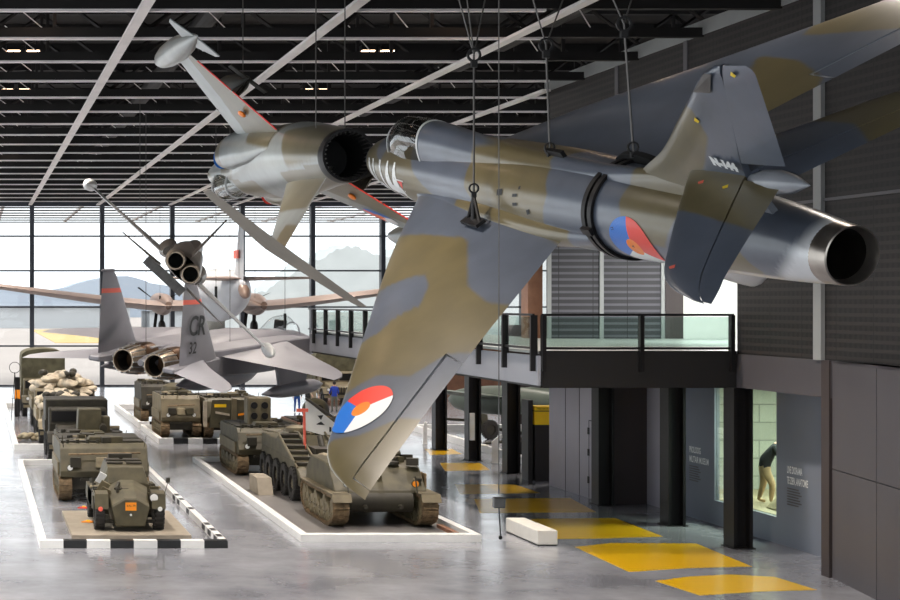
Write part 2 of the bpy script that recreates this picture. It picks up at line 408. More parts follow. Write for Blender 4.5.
# ================================================================== the swept-wing jet in front
def make_hunter():
    t = thing('swept_wing_jet', 'large grey and olive camouflaged swept-wing jet hanging nearest, banked above the balcony', 'aircraft',
              mtx=pose([[0.1705, 0.7955, -0.5815], [-0.9698, 0.0309, -0.242], [-0.1745, 0.6052, 0.7767]], (6.995, 30.65, 2.826)))
    K = [(.85, -.12, .03, .03, .03), (.95, -.12, .16, .15, .16), (1.25, -.1, .31, .29, .32), (1.7, -.07, .43, .4, .45), (2.3, -.03, .54, .49, .56), (3, 0, .61, .54, .65), (4.3, 0, .66, .6, .72),
         (6, 0, .68, .62, .74), (7.5, .02, .68, .62, .74), (9, .03, .64, .6, .68), (10.3, .04, .58, .56, .62), (11.5, .04, .51, .5, .54), (12.4, .03, .445, .445, .46), (13.1, .02, .375, .375, .385), (13.35, .01, .34, .34, .34)]
    def surf(x, a, off=.006):
        zc, hw, ht, hb = catmull(K, x); return (x, -(hw + off) * math.cos(a), zc + ((ht if a > 0 else hb) + off) * math.sin(a))
    F1 = [(2.97, .8), (2.3, .03), (2.67, -.48), (3.79, -.52), (5.44, -.32), (5.64, -.13), (4.81, .04), (4.07, .34), (3.74, .54)]
    F1b = [(1.2, -.5), (1.5, .5), (2.5, .3), (2.6, -.5)]
    F2 = [(5.9, .75), (7.9, .78), (8.35, .45), (8.1, -.1), (7.3, -.2), (6.4, .0), (5.9, .35)]
    F3 = [(5.6, -.2), (8.66, -.25), (8.2, -.65), (6.1, -.65)]
    N1 = [(10.15, .9), (10.0, .5), (10.3, .1), (10.9, .05), (11.32, .6), (11.91, 1.1), (12.3, 1.52), (12.3, 1.9), (11.91, 1.95), (10.83, 1.3)]
    F6 = [(11.6, .1), (12.2, .3), (12.5, -.1), (12.2, -.5), (11.8, -.3)]
    fus = [F1, F1b, F2, F3, F6, N1]
    def fpaint(c):
        k1 = max(0, min(1, (c.x - 12.5 - 1.0 * (c.z + .4)) / .2 + .5)); zt_ = -.52 if c.x < 9 else -.52 + min(1, (c.x - 9) / 3) * .36
        bare = max(k1, max(0, min(1, (zt_ - c.z) / .04)))
        return inside(fus, (c.x, c.z)), bare
    o = MB().rings(body(K, 190, 64), True, False).obj('fuselage', 'hunter_paint', t, 60); paint(o, fpaint)
    # dorsal spine behind the cockpit running into the fin
    S = [(4.2, .34, .40, .58, .3), (4.6, .34, .39, .56, .3), (5.5, .34, .34, .47, .3), (7, .34, .28, .38, .3), (9, .34, .22, .35, .3), (10.6, .34, .15, .44, .3), (11.6, .34, .1, .4, .3), (12.6, .3, .05, .2, .3)]
    o = MB().rings(body(S, 100, 40)).obj('dorsal_spine', 'hunter_paint', t, 60); paint(o, fpaint)
    # canopy and cockpit
    CK = [(2.2, .3, .05, .02, .05), (2.5, .3, .24, .22, .1), (2.9, .32, .33, .46, .1), (3.4, .34, .385, .62, .1), (3.9, .34, .40, .62, .1), (4.25, .34, .40, .585, .1)]
    g = MB().rings(body(CK, 30, 36)); c = g.obj('canopy', 'canopy_glass', t, 60)
    fr = MB()
    for x, w in ((4.2, .045), (2.78, .035)):
        rs = []
        for k in (0, 1):
            zc, hw, ht, hb = catmull(CK, min(x + k * w, 4.25))
            rs.append([(x + k * w, (hw + .012) * math.cos(PI * i / 24), zc - .04 + (ht + .052) * math.sin(PI * i / 24)) for i in range(25)])
        fr.add([p for r in rs for p in r], [(i, i + 1, 26 + i, 25 + i) for i in range(24)])
    for sg in (-1, 1):
        fr.add([(x, sg * (catmull(CK, x)[1] + .01), catmull(CK, x)[0] + dz) for x in span(2.3, 4.25, 14) for dz in (-.03, .03)],
               [(2 * i, 2 * i + 2, 2 * i + 3, 2 * i + 1) for i in range(14)])
    f = fr.obj('canopy_frame', 'silver_white', c); md = f.modifiers.new('s', 'SOLIDIFY'); md.thickness = .015
    b = MB(); b.box(3.45, 3.6, -.2, .2, .25, .85); b.box(3.4, 3.58, -.12, .12, .72, .9); b.obj('ejection_seat', 'black_metal', t, bevel=.02)
    MB().box(3.38, 3.45, -.14, .14, .4, .82).obj('seat_cushion', 'coral', t, bevel=.02)
    # wings with separate ailerons
    ST = [(0, 3.45, 8.3, -.12), (.5, 3.8, 8.45, -.12), (.88, 4.2, 8.62, -.12), (1.76, 5.08, 9.02, -.13), (2.64, 6.12, 9.42, -.14), (3.05, 6.63, 9.62, -.15), (3.74, 7.5, 9.98, -.15),
          (4.34, 8.27, 10.32, -.15), (4.8, 8.82, 10.58, -.15), (5.05, 9.16, 10.73, -.15), (5.2, 9.5, 10.82, -.15), (5.28, 9.85, 10.88, -.15), (5.32, 10.3, 10.92, -.15)]
    tc = lambda y: .085 * (1 if y < 5 else max(.15, math.sqrt(max(0, (5.34 - y) / .34))))
    def hinge(y):                     # chord fraction of the aileron hinge line
        le, te, z = catmull(ST, y); xh = 9.19 + (10.36 - 9.19) * (y - 3.04) / (5.24 - 3.04); return max(.3, min(.97, (xh - le) / (te - le)))
    ys0 = span(0, 3.05, 40); ys1 = span(3.05, 5.2, 40); ys2 = [5.2, 5.23, 5.26, 5.29, 5.31, 5.32]
    G = [[(6.55, -1.07), (8.05, -1.99), (8.72, -2.09), (9.46, -1.88), (8.96, -1.12), (8.67, -.81), (7.33, -.66)],
         [(6.2, -2.6), (6.45, -2.4), (6.88, -2.08), (7.27, -2.21), (7.62, -2.58), (7.42, -2.94), (7.45, -3.26), (7.06, -3.69)],
         [(9.19, -3.04), (9.75, -2.74), (10.4, -3.91), (9.83, -4.17), (9.58, -4.69), (9.2, -4.92), (9.01, -5.32), (8.43, -4.8), (8.28, -4.29), (8.53, -3.82), (9.1, -3.61)],
         [(3, 0), (3, -1), (5.0, -1.55), (6.6, -1.3), (7.3, -.9), (7.6, 0)]]
    GB = [[(5.9, -1.5), (6.5, -1.25), (8.0, -.9), (8.7, -.8), (8.9, -1.1), (7.9, -1.3), (6.5, -1.2)]]
    R = [[(7.87, 3.29), (8.72, 3.29), (9.45, 3.05), (9.7, 2.53), (9.7, 1.99), (8.34, 2.6)],
         [(8.2, 3.82), (7.98, 4.28), (8.12, 4.69), (8.59, 5.15), (9.48, 5.35), (10.6, 4.06), (9.75, 4.09), (9.14, 3.96), (8.5, 3.83)]]
    for sg in (-1, 1):
        def wpaint(c):
            if c.z < -.17: return 0., 1.
            q = (c.x, c.y)
            return (1 - inside(G, q, .1), 0.) if sg < 0 else (inside(R, q, .1), 0.)
        b = MB(); b.rings(wing_rings(ST, tc, ys0, nc=30, sgn=sg)); b.rings(wing_rings(ST, tc, ys1, 0, lambda y: hinge(y) - .012, 30, sg)); b.rings(wing_rings(ST, tc, ys2, nc=30, sgn=sg))
        w = b.obj('wing', 'hunter_paint', t, 60); paint(w, wpaint)
        b = MB(); b.rings(wing_rings(ST, tc, span(3.08, 5.18, 30), lambda y: hinge(y) + .008, 1, 12, sg)); a = b.obj('aileron', 'hunter_paint', w, 60); paint(a, wpaint)
        def wz(x, y):
            le, te, z = catmull(ST, abs(y)); u = (x - le) / (te - le); return z + foil(min(1, max(0, u))) * tc(abs(y)) * (te - le)
        if sg < 0: rt = roundel(lambda u, v, s=sg: (9.03 + u, s * 4.37 - v, wz(9.03 + u, s * 4.37 - v) + .012), .47, w, PI)
    # wing root fairing with the engine intake
    for sg in (-1, 1):
        b = MB(); b.rings(body([(4.0, -.1, .12, .14, .14), (4.6, -.1, .2, .2, .2), (6.5, -.1, .3, .26, .3), (8.3, -.1, .22, .18, .24), (9.6, -.05, .04, .05, .08)], 50, 24, yc=sg * .56))
        paint(b.obj('wing_root_fairing', 'hunter_paint', t, 60), lambda c: (inside([F3, F2, [(5.6, .4), (8.8, .3), (8.8, -.3), (5.6, -.3)]], (c.x, c.z)), 1. if c.z < -.3 else 0.))
    # fin and rudder
    FL = [(.2, 8.9, 12.7), (.5, 9.75, 12.6), (.82, 10.37, 12.5), (1.14, 11.0, 12.57), (1.62, 11.7, 12.8), (2.0, 12.25, 13.0), (2.31, 12.69, 13.14), (2.43, 12.95, 13.19), (2.49, 13.1, 13.215)]
    st = [(a_, b_, c_, 0) for a_, b_, c_ in FL]
    b = MB()
    rs = []
    for z in span(.2, 2.49, 60):
        le, te, _ = catmull(st, z); ch = te - le; r = []
        th = .17 if z < 2.3 else .17 * math.sqrt(max(.05, (2.52 - z) / .22))
        tot = max(ch * 1.2, .5)
        for k in range(15):
            u = k / 14; r.append((le + ch * u, th * foil(min(u * ch / tot * .9, 1)) * .9, z))
        r += [(x, -y, z_) for x, y, z_ in reversed(r[1:])]
        rs.append(r)
    b.rings(rs)
    o = b.obj('fin', 'hunter_paint', t, 60); paint(o, lambda c: (inside([N1], (c.x, c.z)), 0.))
    rs = []
    for z in span(1.17, 2.5, 30):
        le, te, _ = catmull([(1.17, 12.6, 13.3, 0), (1.35, 12.68, 13.36, 0), (2.3, 13.15, 13.67, 0), (2.43, 13.21, 13.7, 0), (2.5, 13.25, 13.62, 0)], z)
        th = .055 if z < 2.3 else .055 * math.sqrt(max(.06, (2.53 - z) / .23))
        r = [(le + .015 + (te - le - .015) * u, th * (1 - u) ** .8, z) for u in (0, .15, .4, .7, .9, 1)]
        r += [(x, -y, z_) for x, y, z_ in reversed(r[:-1])]
        rs.append(r)
    b = MB(); b.rings(rs); o = b.obj('rudder', 'hunter_paint', t, 60); paint(o, lambda c: (0., 0.))
    MB().add([(12.53, -.075, 2.15), (12.88, -.09, 2.17), (13.08, -.085, 2.42), (12.93, -.07, 2.42)], [(0, 1, 2, 3)]).obj('antenna_panel', 'fitting_grey', o)
    b = MB(); b.lathe([(0, .005), (.12, .07), (.35, .13), (.6, .14), (.85, .1), (1.05, .03), (1.12, .004)], (12.42, 0, .88), (1, 0, .06), 24)
    paint(b.obj('bullet_fairing', 'hunter_paint', t, 60), lambda c: (0., .25))
    # tailplane
    TS = [(0, 11.45, 13.1, .93), (.12, 11.53, 13.16, .93), (.94, 12.33, 13.62, .93), (1.45, 12.86, 13.92, .93), (1.62, 13.07, 14.05, .93), (1.74, 13.3, 14.13, .93), (1.82, 13.6, 14.18, .93), (1.86, 13.9, 14.2, .93)]
    T1 = [(11.27, .09), (12.09, -.72), (12.96, -.76), (13.6, -.76), (13.4, 0)]
    T2 = [(12.2, .95), (12.42, 1.76), (12.8, 1.96), (14.3, 1.96), (14.24, 1.0), (13.7, .7), (13.1, 1.0)]
    thinge = lambda y: .64 + .02 * y
    for sg in (-1, 1):
        tp = lambda c: (inside([T1 if sg < 0 else T2], (c.x, c.y)), 0.)
        tct = lambda y: .075 * (1 if y < 1.6 else max(.2, math.sqrt((1.9 - y) / .3)))
        b = MB(); b.rings(wing_rings(TS, tct, span(0, 1.86, 40), 0, lambda y: thinge(y) - .008, 20, sg)); o = b.obj('tailplane', 'hunter_paint', t, 60); paint(o, tp)
        b = MB(); b.rings(wing_rings(TS, tct, span(.1, 1.84, 40), lambda y: thinge(y) + .008, 1, 10, sg)); e = b.obj('elevator', 'hunter_paint', o, 60); paint(e, tp)
    # jet pipe
    b = MB(); b.lathe([(0, .345), (.13, .335), (.24, .325), (.25, .31), (.2, .29), (0, .28), (-.9, .27), (-.92, .01)], (13.32, 0, .01), (1, 0, 0), 48, False, False); j = b.obj('jet_pipe', 'nozzle_metal', t, 50)
    MB().lathe([(-.55, .268), (-.3, .268), (.1, .276), (.1, .27), (-.9, .25), (-.9, .01)], (13.32, 0, .01), (1, 0, 0), 40, False, False).obj('pipe_liner', 'nozzle_inside', j, 50)
    b = MB(); b.rings(body([(10.3, -.5, .05, .05, .1), (10.7, -.5, .15, .1, .36), (11.3, -.48, .16, .1, .4), (11.9, -.42, .04, .05, .08)], 20, 20)); o = b.obj('tail_bumper', 'silver', t, 60)
    # sling strap round the body, vents, letters, roundels
    b = MB()
    for x in (9.28, 9.42):
        rs = []
        for i in range(64):
            a = 2 * PI * i / 64; zc, hw, ht, hb = catmull(K, x); q = []
            for dx, k in ((0, .005), (.09, .005), (.09, .045), (0, .045)): q.append((x + dx, (hw + k) * math.cos(a), zc + ((ht if math.sin(a) > 0 else hb) + k) * math.sin(a)))
            rs.append(q)
        b.rings(rs, closed=True)
    b.box(9.28, 9.5, -.7, -.6, .1, .2); b.obj('sling_strap', 'black_metal', t)
    b = MB(); n = 20
    for y0, y1 in ((-.04, .04),):
        rs = [[(9.6 + .56 * math.cos(PI * i / n), y, .5 + .2 * math.sin(PI * i / n)) for y in (y0, y1)] for i in range(n + 1)]
        vs = [p for r in rs for p in r] ; b.add(vs + [(9.04, y0, .35), (9.04, y1, .35), (10.16, y0, .35), (10.16, y1, .35)], [(2 * i, 2 * i + 1, 2 * i + 3, 2 * i + 2) for i in range(n)] + [tuple(2 * i for i in range(n + 1)), tuple(2 * i + 1 for i in range(n, -1, -1))])
    for s_ in (1,):
        b2 = b.obj('sling_saddle', 'jet_black', t); b2.location = (0, .32, 0)
    for i, (x, a, w, h) in enumerate(((7.05, .62, .16, .1), (7.5, .62, .13, .05), (7.5, .42, .13, .05), (7.85, .3, .09, .08), (7.6, .8, .05, .05), (9.9, .3, .06, .05), (10.2, -.1, .04, .04), (12.0, -.05, .03, .03))):
        b = MB(); b.add([surf(x + dx * w, a + da * h / .65, .008) for dx, da in ((-.5, -.6), (.5, -.3), (.5, .6), (-.5, .3))], [(0, 1, 2, 3)]); b.obj('vent', 'decal_black', t)
    zr = lambda u, v: surf(10.22 + u, -.12 - v / .6, .008)
    roundel(zr, .45, t, -PI / 2)
    decal_text('tail_letters', 'N-144', .2, lambda x, y: (12.12 + x * .8, -.09, 1.13 + y * .72 - x * .1), 'decal_white', t, .02)
    decal_text('nose_letters', 'N-144', 1.3, lambda x, y: surf(1.75 + x * .5 - y * .1, -.62 + y * .9 / .6, .008), 'decal_white', t, .03)
    b = MB(); b.add([surf(3.3, .3), surf(3.62, .3), surf(3.46, -.12)], [(0, 1, 2)]); b.obj('warning_triangle', 'decal_white', t)
    b = MB(); b.add([surf(3.36, .25, .01), surf(3.56, .25, .01), surf(3.46, 0, .01)], [(0, 1, 2)]); b.obj('warning_triangle', 'decal_red', t)
    upv = Vector((-.17, .605, .777)); b = MB(); q = Vector((6.7, -1.0, .1)); b.box(6.45, 6.95, -1.08, -.92, .1, .15)
    b.cyl(q, q + upv * .42, .045, .03, 8); b.cyl(q + Vector((.2, 0, 0)), q + upv * .4, .025, n=6); b.cyl(q + Vector((-.2, 0, 0)), q + upv * .4, .025, n=6); b.obj('lifting_bracket', 'black_metal', t)
    b = MB(); b.box(7.8, 8.25, .02, .08, .68, .78); b.obj('lifting_bracket', 'black_metal', t)
    for x, y, rr in ((13.05, -1.05, -.1), (12.4, -.35, .2), (12.0, -.2, 0), (12.2, .3, 0)):
        pass
    def stencil(name, x, y, z, m, ax):
        b = MB(); q = .05
        b.add([(x - q, y, z), (x, y + (q if ax else 0), z + (0 if ax else q)), (x + q, y, z), (x, y - (q * .6 if ax else 0), z - (0 if ax else q * .6))], [(0, 1, 2, 3)]); b.obj(name, m, t)
    stencil('stencil_mark', 12.0, -.27, .99, 'coral', True); stencil('stencil_mark', 12.45, -.27, .985, 'decal_yellow', True); stencil('stencil_mark', 13.15, -1.55, .975, 'coral', True)
    stencil('stencil_mark', 13.4, -.05, 2.4, 'decal_yellow', False); stencil('stencil_mark', 12.3, -.09, 1.75, 'decal_yellow', False)
    return t
hunter = make_hunter()

# ================================================================== upside-down jet with the T-tail
def make_starfighter():
    t = thing('tip_tank_jet', 'grey and olive jet with tip tanks hanging upside down, round black exhaust towards us', 'aircraft',
              mtx=pose([[0.0488, -0.806, -0.5899], [-0.9982, -0.0598, -0.0009], [-0.0345, 0.5889, -0.8075]], (6.334, 46.937, 3.407)))
    K = [(1.7, -.05, .02, .02, .02), (2.4, -.03, .2, .18, .2), (3.6, 0, .36, .34, .38), (5.2, 0, .5, .5, .52), (6.7, 0, .56, .58, .58), (8, 0, .72, .68, .68), (10, 0, .88, .72, .74), (12.5, .02, .8, .7, .74), (14, .08, .66, .62, .66), (15.2, .14, .56, .54, .56), (15.75, .17, .52, .5, .52)]
    blobs = [[(2, .2), (4.5, -.1), (6, .4), (5, 1), (2, 1)], [(7.5, .3), (9.5, .1), (10.5, .9), (8, 1)], [(11.2, -.2), (12.4, -.75), (14.8, -.7), (15.4, -.1), (14, .25), (12, .1)], [(12.8, .5), (15.9, .4), (15.9, .9), (12.8, .9)], [(8.5, -.4), (9.5, -.9), (7, -.9), (7, -.5)]]
    fp = lambda c: (inside(blobs, (c.x, c.z), .15) if c.y < .3 else inside([[(9.9, -.6), (12.8, -.8), (12.2, .3), (10.6, .2)], [(12.9, -.1), (15.9, -.6), (15.9, .5), (13.5, .6)], [(6, 0), (7.8, -.3), (8.3, .5), (6, .9)]], (c.x, c.z), .15), .0)
    paint(MB().rings(body(K, 110, 48), True, False).obj('fuselage', 'starfighter_paint', t, 60), fp)
    for sg in (-1, 1):
        b = MB(); b.rings(body([(7.1, .05, .26, .34, .38), (7.5, .05, .34, .42, .45), (8.6, .05, .38, .5, .5), (10.3, .03, .3, .5, .5), (12.2, 0, .1, .3, .3)], 40, 28, yc=sg * .72))
        i = b.obj('air_intake', 'starfighter_paint', t, 60); paint(i, fp)
        MB().rings([[(x, sg * .72 + r * 0.25 * math.cos(2 * PI * k / 28), .05 + r * .37 * math.sin(2 * PI * k / 28)) for k in range(28)] for x, r in ((7.06, 1.0), (7.1, 1.06), (7.22, 1.16), (7.22, 1.0), (7.1, .92))], closed=True).obj('intake_lip', 'decal_red' if sg < 0 else 'decal_blue', i, 60)
    c = MB().rings(body([(4.4, .3, .05, .05, .1), (5.0, .32, .32, .38, .1), (5.8, .34, .38, .48, .1), (6.8, .36, .34, .42, .1), (7.6, .4, .2, .25, .1)], 24, 24)).obj('canopy', 'canopy_glass', t, 60)
    for x in (5.1, 6.8):
        b = MB(); b.rings([[(x + dx, (catmull([(4.4, .05), (5.0, .32), (5.8, .38), (6.8, .34)], x)[0] + k) * math.cos(PI * i / 16), .34 + (.42 + k) * math.sin(PI * i / 16)) for dx, k in ((0, 0), (.06, 0), (.06, .03), (0, .03))] for i in range(17)])
        b.obj('canopy_frame', 'silver_white', c)
    W = [(.6, 8.8, 12.4, -.06), (.8, 8.9, 12.35, -.1), (1.2, 9.06, 12.15, -.17), (3.05, 9.82, 11.2, -.5), (3.15, 9.9, 11.15, -.52)]
    for sg in (-1, 1):
        wl = [[(9.0, .5), (9.6, .5), (11.7, 2.9), (12, 3), (12.6, .5), (10.8, .5)], [(9.9, .6), (10.6, 2.0), (10.9, 3.3), (12, 3), (12.6, .5)]]
        wp = lambda c: (inside(wl[1:], (c.x, abs(c.y)), .1), 0)
        b = MB(); b.rings(wing_rings(W, .045, span(.6, 3.15, 40), nc=24, sgn=sg)); w = b.obj('wing', 'starfighter_paint', t, 60); paint(w, wp)
        b = MB()
        for y0, y1 in ((.85, 2.0), (2.05, 2.95)):
            p = [catmull(W, y) for y in (y0, y1)]
            b.cyl((p[0][1] + .01, sg * y0, p[0][2]), (p[1][1] + .01, sg * y1, p[1][2]), .018, n=6)
        b.obj('flap_edge', 'decal_red', w)
        b = MB(); b.lathe([(0, .01), (.3, .11), (.9, .21), (1.7, .27), (2.9, .28), (3.8, .23), (4.6, .12), (5.1, .02)], (8.1, 0, 0), (1, 0, 0), 24)
        k = b.obj('tip_tank', 'starfighter_paint', t, 60); k.location = (0, sg * 3.42, -.5); paint(k, lambda c: (inside([[(8.5, -.3), (13, -.3), (13, .02), (8.5, .1)]], (c.x, c.z), .05), .3))
        b = MB()
        for a in (0, 180):
            d = Vector((0, math.cos(math.radians(a)), math.sin(math.radians(a)))); nn = Vector((0, -d.z, d.y)) * .012
            pts = [Vector((12.2, 0, 0)) + d * .12, Vector((12.7, 0, 0)) + d * .6, Vector((12.95, 0, 0)) + d * .64, Vector((13.05, 0, 0)) + d * .05]
            b.add([p + nn for p in pts] + [p - nn for p in pts], [(0, 1, 2, 3), (7, 6, 5, 4), (0, 4, 5, 1), (1, 5, 6, 2), (2, 6, 7, 3), (3, 7, 4, 0)])
        b.obj('tank_fin', 'starfighter_paint', k)
        b = MB(); b.lathe([(0, .01), (.4, .14), (1.1, .26), (2.6, .29), (3.6, .22), (4.3, .1), (4.7, .02)], (6.0, 0, 0), (1, 0, 0), 20)
        k2 = b.obj('under_wing_tank', 'olive_dark', t, 60); k2.location = (0, sg * 1.75, -.98)
        b = MB(); b.prism([(9.2, .2), (10.6, .2), (10.3, .75), (9.4, .75)], -.04, .04, 'y'); b.prism([(9.9, .05), (10.5, .4), (10.75, .4), (10.6, 0)], -.012, .012, 'y')
        b.box(10.3, 10.65, -.5, .5, -.012, .012); b.obj('tank_pylon', 'olive_dark', k2)
        decal_mark = MB(); decal_mark.sphere((11.3, sg * 1.5, -.13), .13, .1, .05); decal_mark.obj('wing_marking', 'decal_orange', w)
    def wz(x, y):
        le, te, z = catmull(W, abs(y)); u = min(1, max(0, (x - le) / (te - le))); return z + foil(u) * .045 * (te - le)
    roundel(lambda u, v: (10.25 + u * .9, -2.5 + v, wz(10.25 + u * .9, -2.5 + v) + .012), .42, t, math.radians(100))
    # fin, T tail
    FS = [(.4, 11.6, 15.4, 0), (.7, 12.4, 15.55, 0), (1.3, 13.4, 15.8, 0), (2.2, 14.8, 16.2, 0), (2.34, 15.0, 16.3, 0)]
    b = MB(); b.rings(wing_rings(FS, .05, span(.4, 2.34, 20), nc=18, vertical=True)); o = b.obj('fin', 'starfighter_paint', t, 60); paint(o, lambda c: (inside([[(12, .4), (15.4, .4), (15.7, 1.4), (13.8, 1.5)], [(15.2, 1.8), (16.4, 1.8), (16.4, 2.4), (15.4, 2.4)]], (c.x, c.z), .12), 0))
    HS = [(0, 14.7, 16.5, 2.33), (.2, 14.78, 16.5, 2.33), (1.6, 15.65, 16.6, 2.33), (1.83, 15.95, 16.6, 2.33)]
    for sg in (-1, 1):
        b = MB(); b.rings(wing_rings(HS, .055, span(0, 1.83, 16), nc=16, sgn=sg)); b.obj('tailplane', 'tail_grey', t, 60)
    # exhaust
    z0 = .17
    b = MB(); b.lathe([(0, .52), (.15, .52), (.3, .50), (.3, .455), (.1, .44), (0, .43)], (15.7, 0, z0), (1, 0, 0), 40, True); j = b.obj('exhaust_ring', 'black_metal', t, 50)
    MB().lathe([(.2, .44), (-.2, .40), (-1.2, .38), (-1.22, .01)], (15.7, 0, z0), (1, 0, 0), 40, False, False).obj('exhaust_pipe', 'jet_black', j, 50)
    b = MB()
    for i in range(32):
        a = 2 * PI * i / 32; b.cyl((16.0, .435 * math.cos(a), z0 + .435 * math.sin(a)), (15.6, .41 * math.cos(a), z0 + .41 * math.sin(a)), .014, n=5)
    b.obj('exhaust_petals', 'fitting_grey', j)
    for i, (x, a) in enumerate(((12.2, .35), (12.6, .6), (12.2, 1.1), (11.5, 1.0))):
        zc, hw, ht, hb = catmull(K, x); b = MB(); yy = (hw + .008); b.add([(x + dx, yy * math.cos(a + da), zc - (hb + .008) * math.sin(a + da)) for dx, da in ((-.02, -.09), (.02, -.09), (.02, .09), (-.02, .09))], [(0, 1, 2, 3)]); b.obj('stencil_mark', 'coral', t)
    return t
star = make_starfighter()

# ================================================================== twin-exhaust jet seen end-on
def make_nf5():
    t = thing('twin_exhaust_jet', 'small dark jet seen end-on from behind, its wing tilted steeply with silver tip tanks', 'aircraft',
              mtx=pose([[-0.1225, 0.7282, 0.6743], [-0.9913, -0.0574, -0.1181], [-0.0473, -0.683, 0.7289]], (7.983, 64.509, 1.542)))
    K = [(0, .1, .02, .02, .02), (1.5, .15, .25, .3, .25), (3.5, .2, .38, .6, .4), (5, .2, .5, .75, .45), (7, .2, .62, .7, .45), (9, .2, .62, .6, .45), (11, .2, .64, .5, .42), (13, .18, .6, .42, .4), (13.7, .17, .52, .32, .34)]
    MB().rings(body(K, 60, 40, e=2.3), True, False).obj('fuselage', 'nf5_dark', t, 60)
    MB().rings(body([(3.6, .7, .1, .1, .2), (4.5, .7, .3, .4, .2), (6.5, .7, .32, .38, .2), (9, .6, .15, .2, .2)], 24, 24)).obj('canopy', 'nf5_dark', t, 60)
    for sg in (-1, 1):
        MB().rings(body([(5, .15, .2, .35, .3), (5.3, .15, .28, .38, .33), (8, .15, .3, .34, .3), (11, .15, .1, .15, .15)], 24, 20, yc=sg * .7)).obj('air_intake', 'nf5_dark', t, 60)
        b = MB(); b.lathe([(0, .33), (.5, .3), (.75, .27), (.75, .235), (.3, .22)], (13.5, sg * .31, .17), (1, 0, 0), 30, True); j = b.obj('exhaust_nozzle', 'petal_metal', t, 50)
        MB().lathe([(.5, .24), (-.3, .22), (-.32, .01)], (13.5, sg * .31, .17), (1, 0, 0), 24, False, False).obj('exhaust_pipe', 'jet_black', j)
        b = MB(); b.rings(wing_rings([(.5, 6.8, 10.1, 0), (3.9, 8.3, 9.7, -.02)], .055, span(.5, 3.9, 12), nc=14, sgn=sg)); b.obj('wing', 'silver', t, 60)
        b = MB(); b.lathe([(0, .01), (.5, .12), (1.6, .2), (3.2, .2), (4.1, .12), (4.6, .02)], (6.6, sg * 4.08, -.02), (1, 0, 0), 20); b.obj('tip_tank', 'silver_white', t, 60)
        b = MB(); b.rings(wing_rings([(.55, 11.9, 13.6, -.28), (2.1, 13.1, 13.8, -.32)], .05, span(.55, 2.1, 6), nc=10, sgn=sg)); b.obj('tailplane', 'nf5_dark', t, 60)
    b = MB(); b.box(11.0, 11.25, -1.0, .62, -.66, -.34)
    for k in range(10): b.box(11.25, 11.3, -.93 + k * .15, -.87 + k * .15, -.62, -.38)
    b.obj('flap_panel', 'fitting_grey', t)
    b = MB(); b.rings(wing_rings([(.45, 11.0, 13.4, 0), (2.15, 12.7, 13.6, 0)], .05, span(.45, 2.15, 8), nc=12, vertical=True)); b.obj('fin', 'nf5_dark', t, 60)
make_nf5()

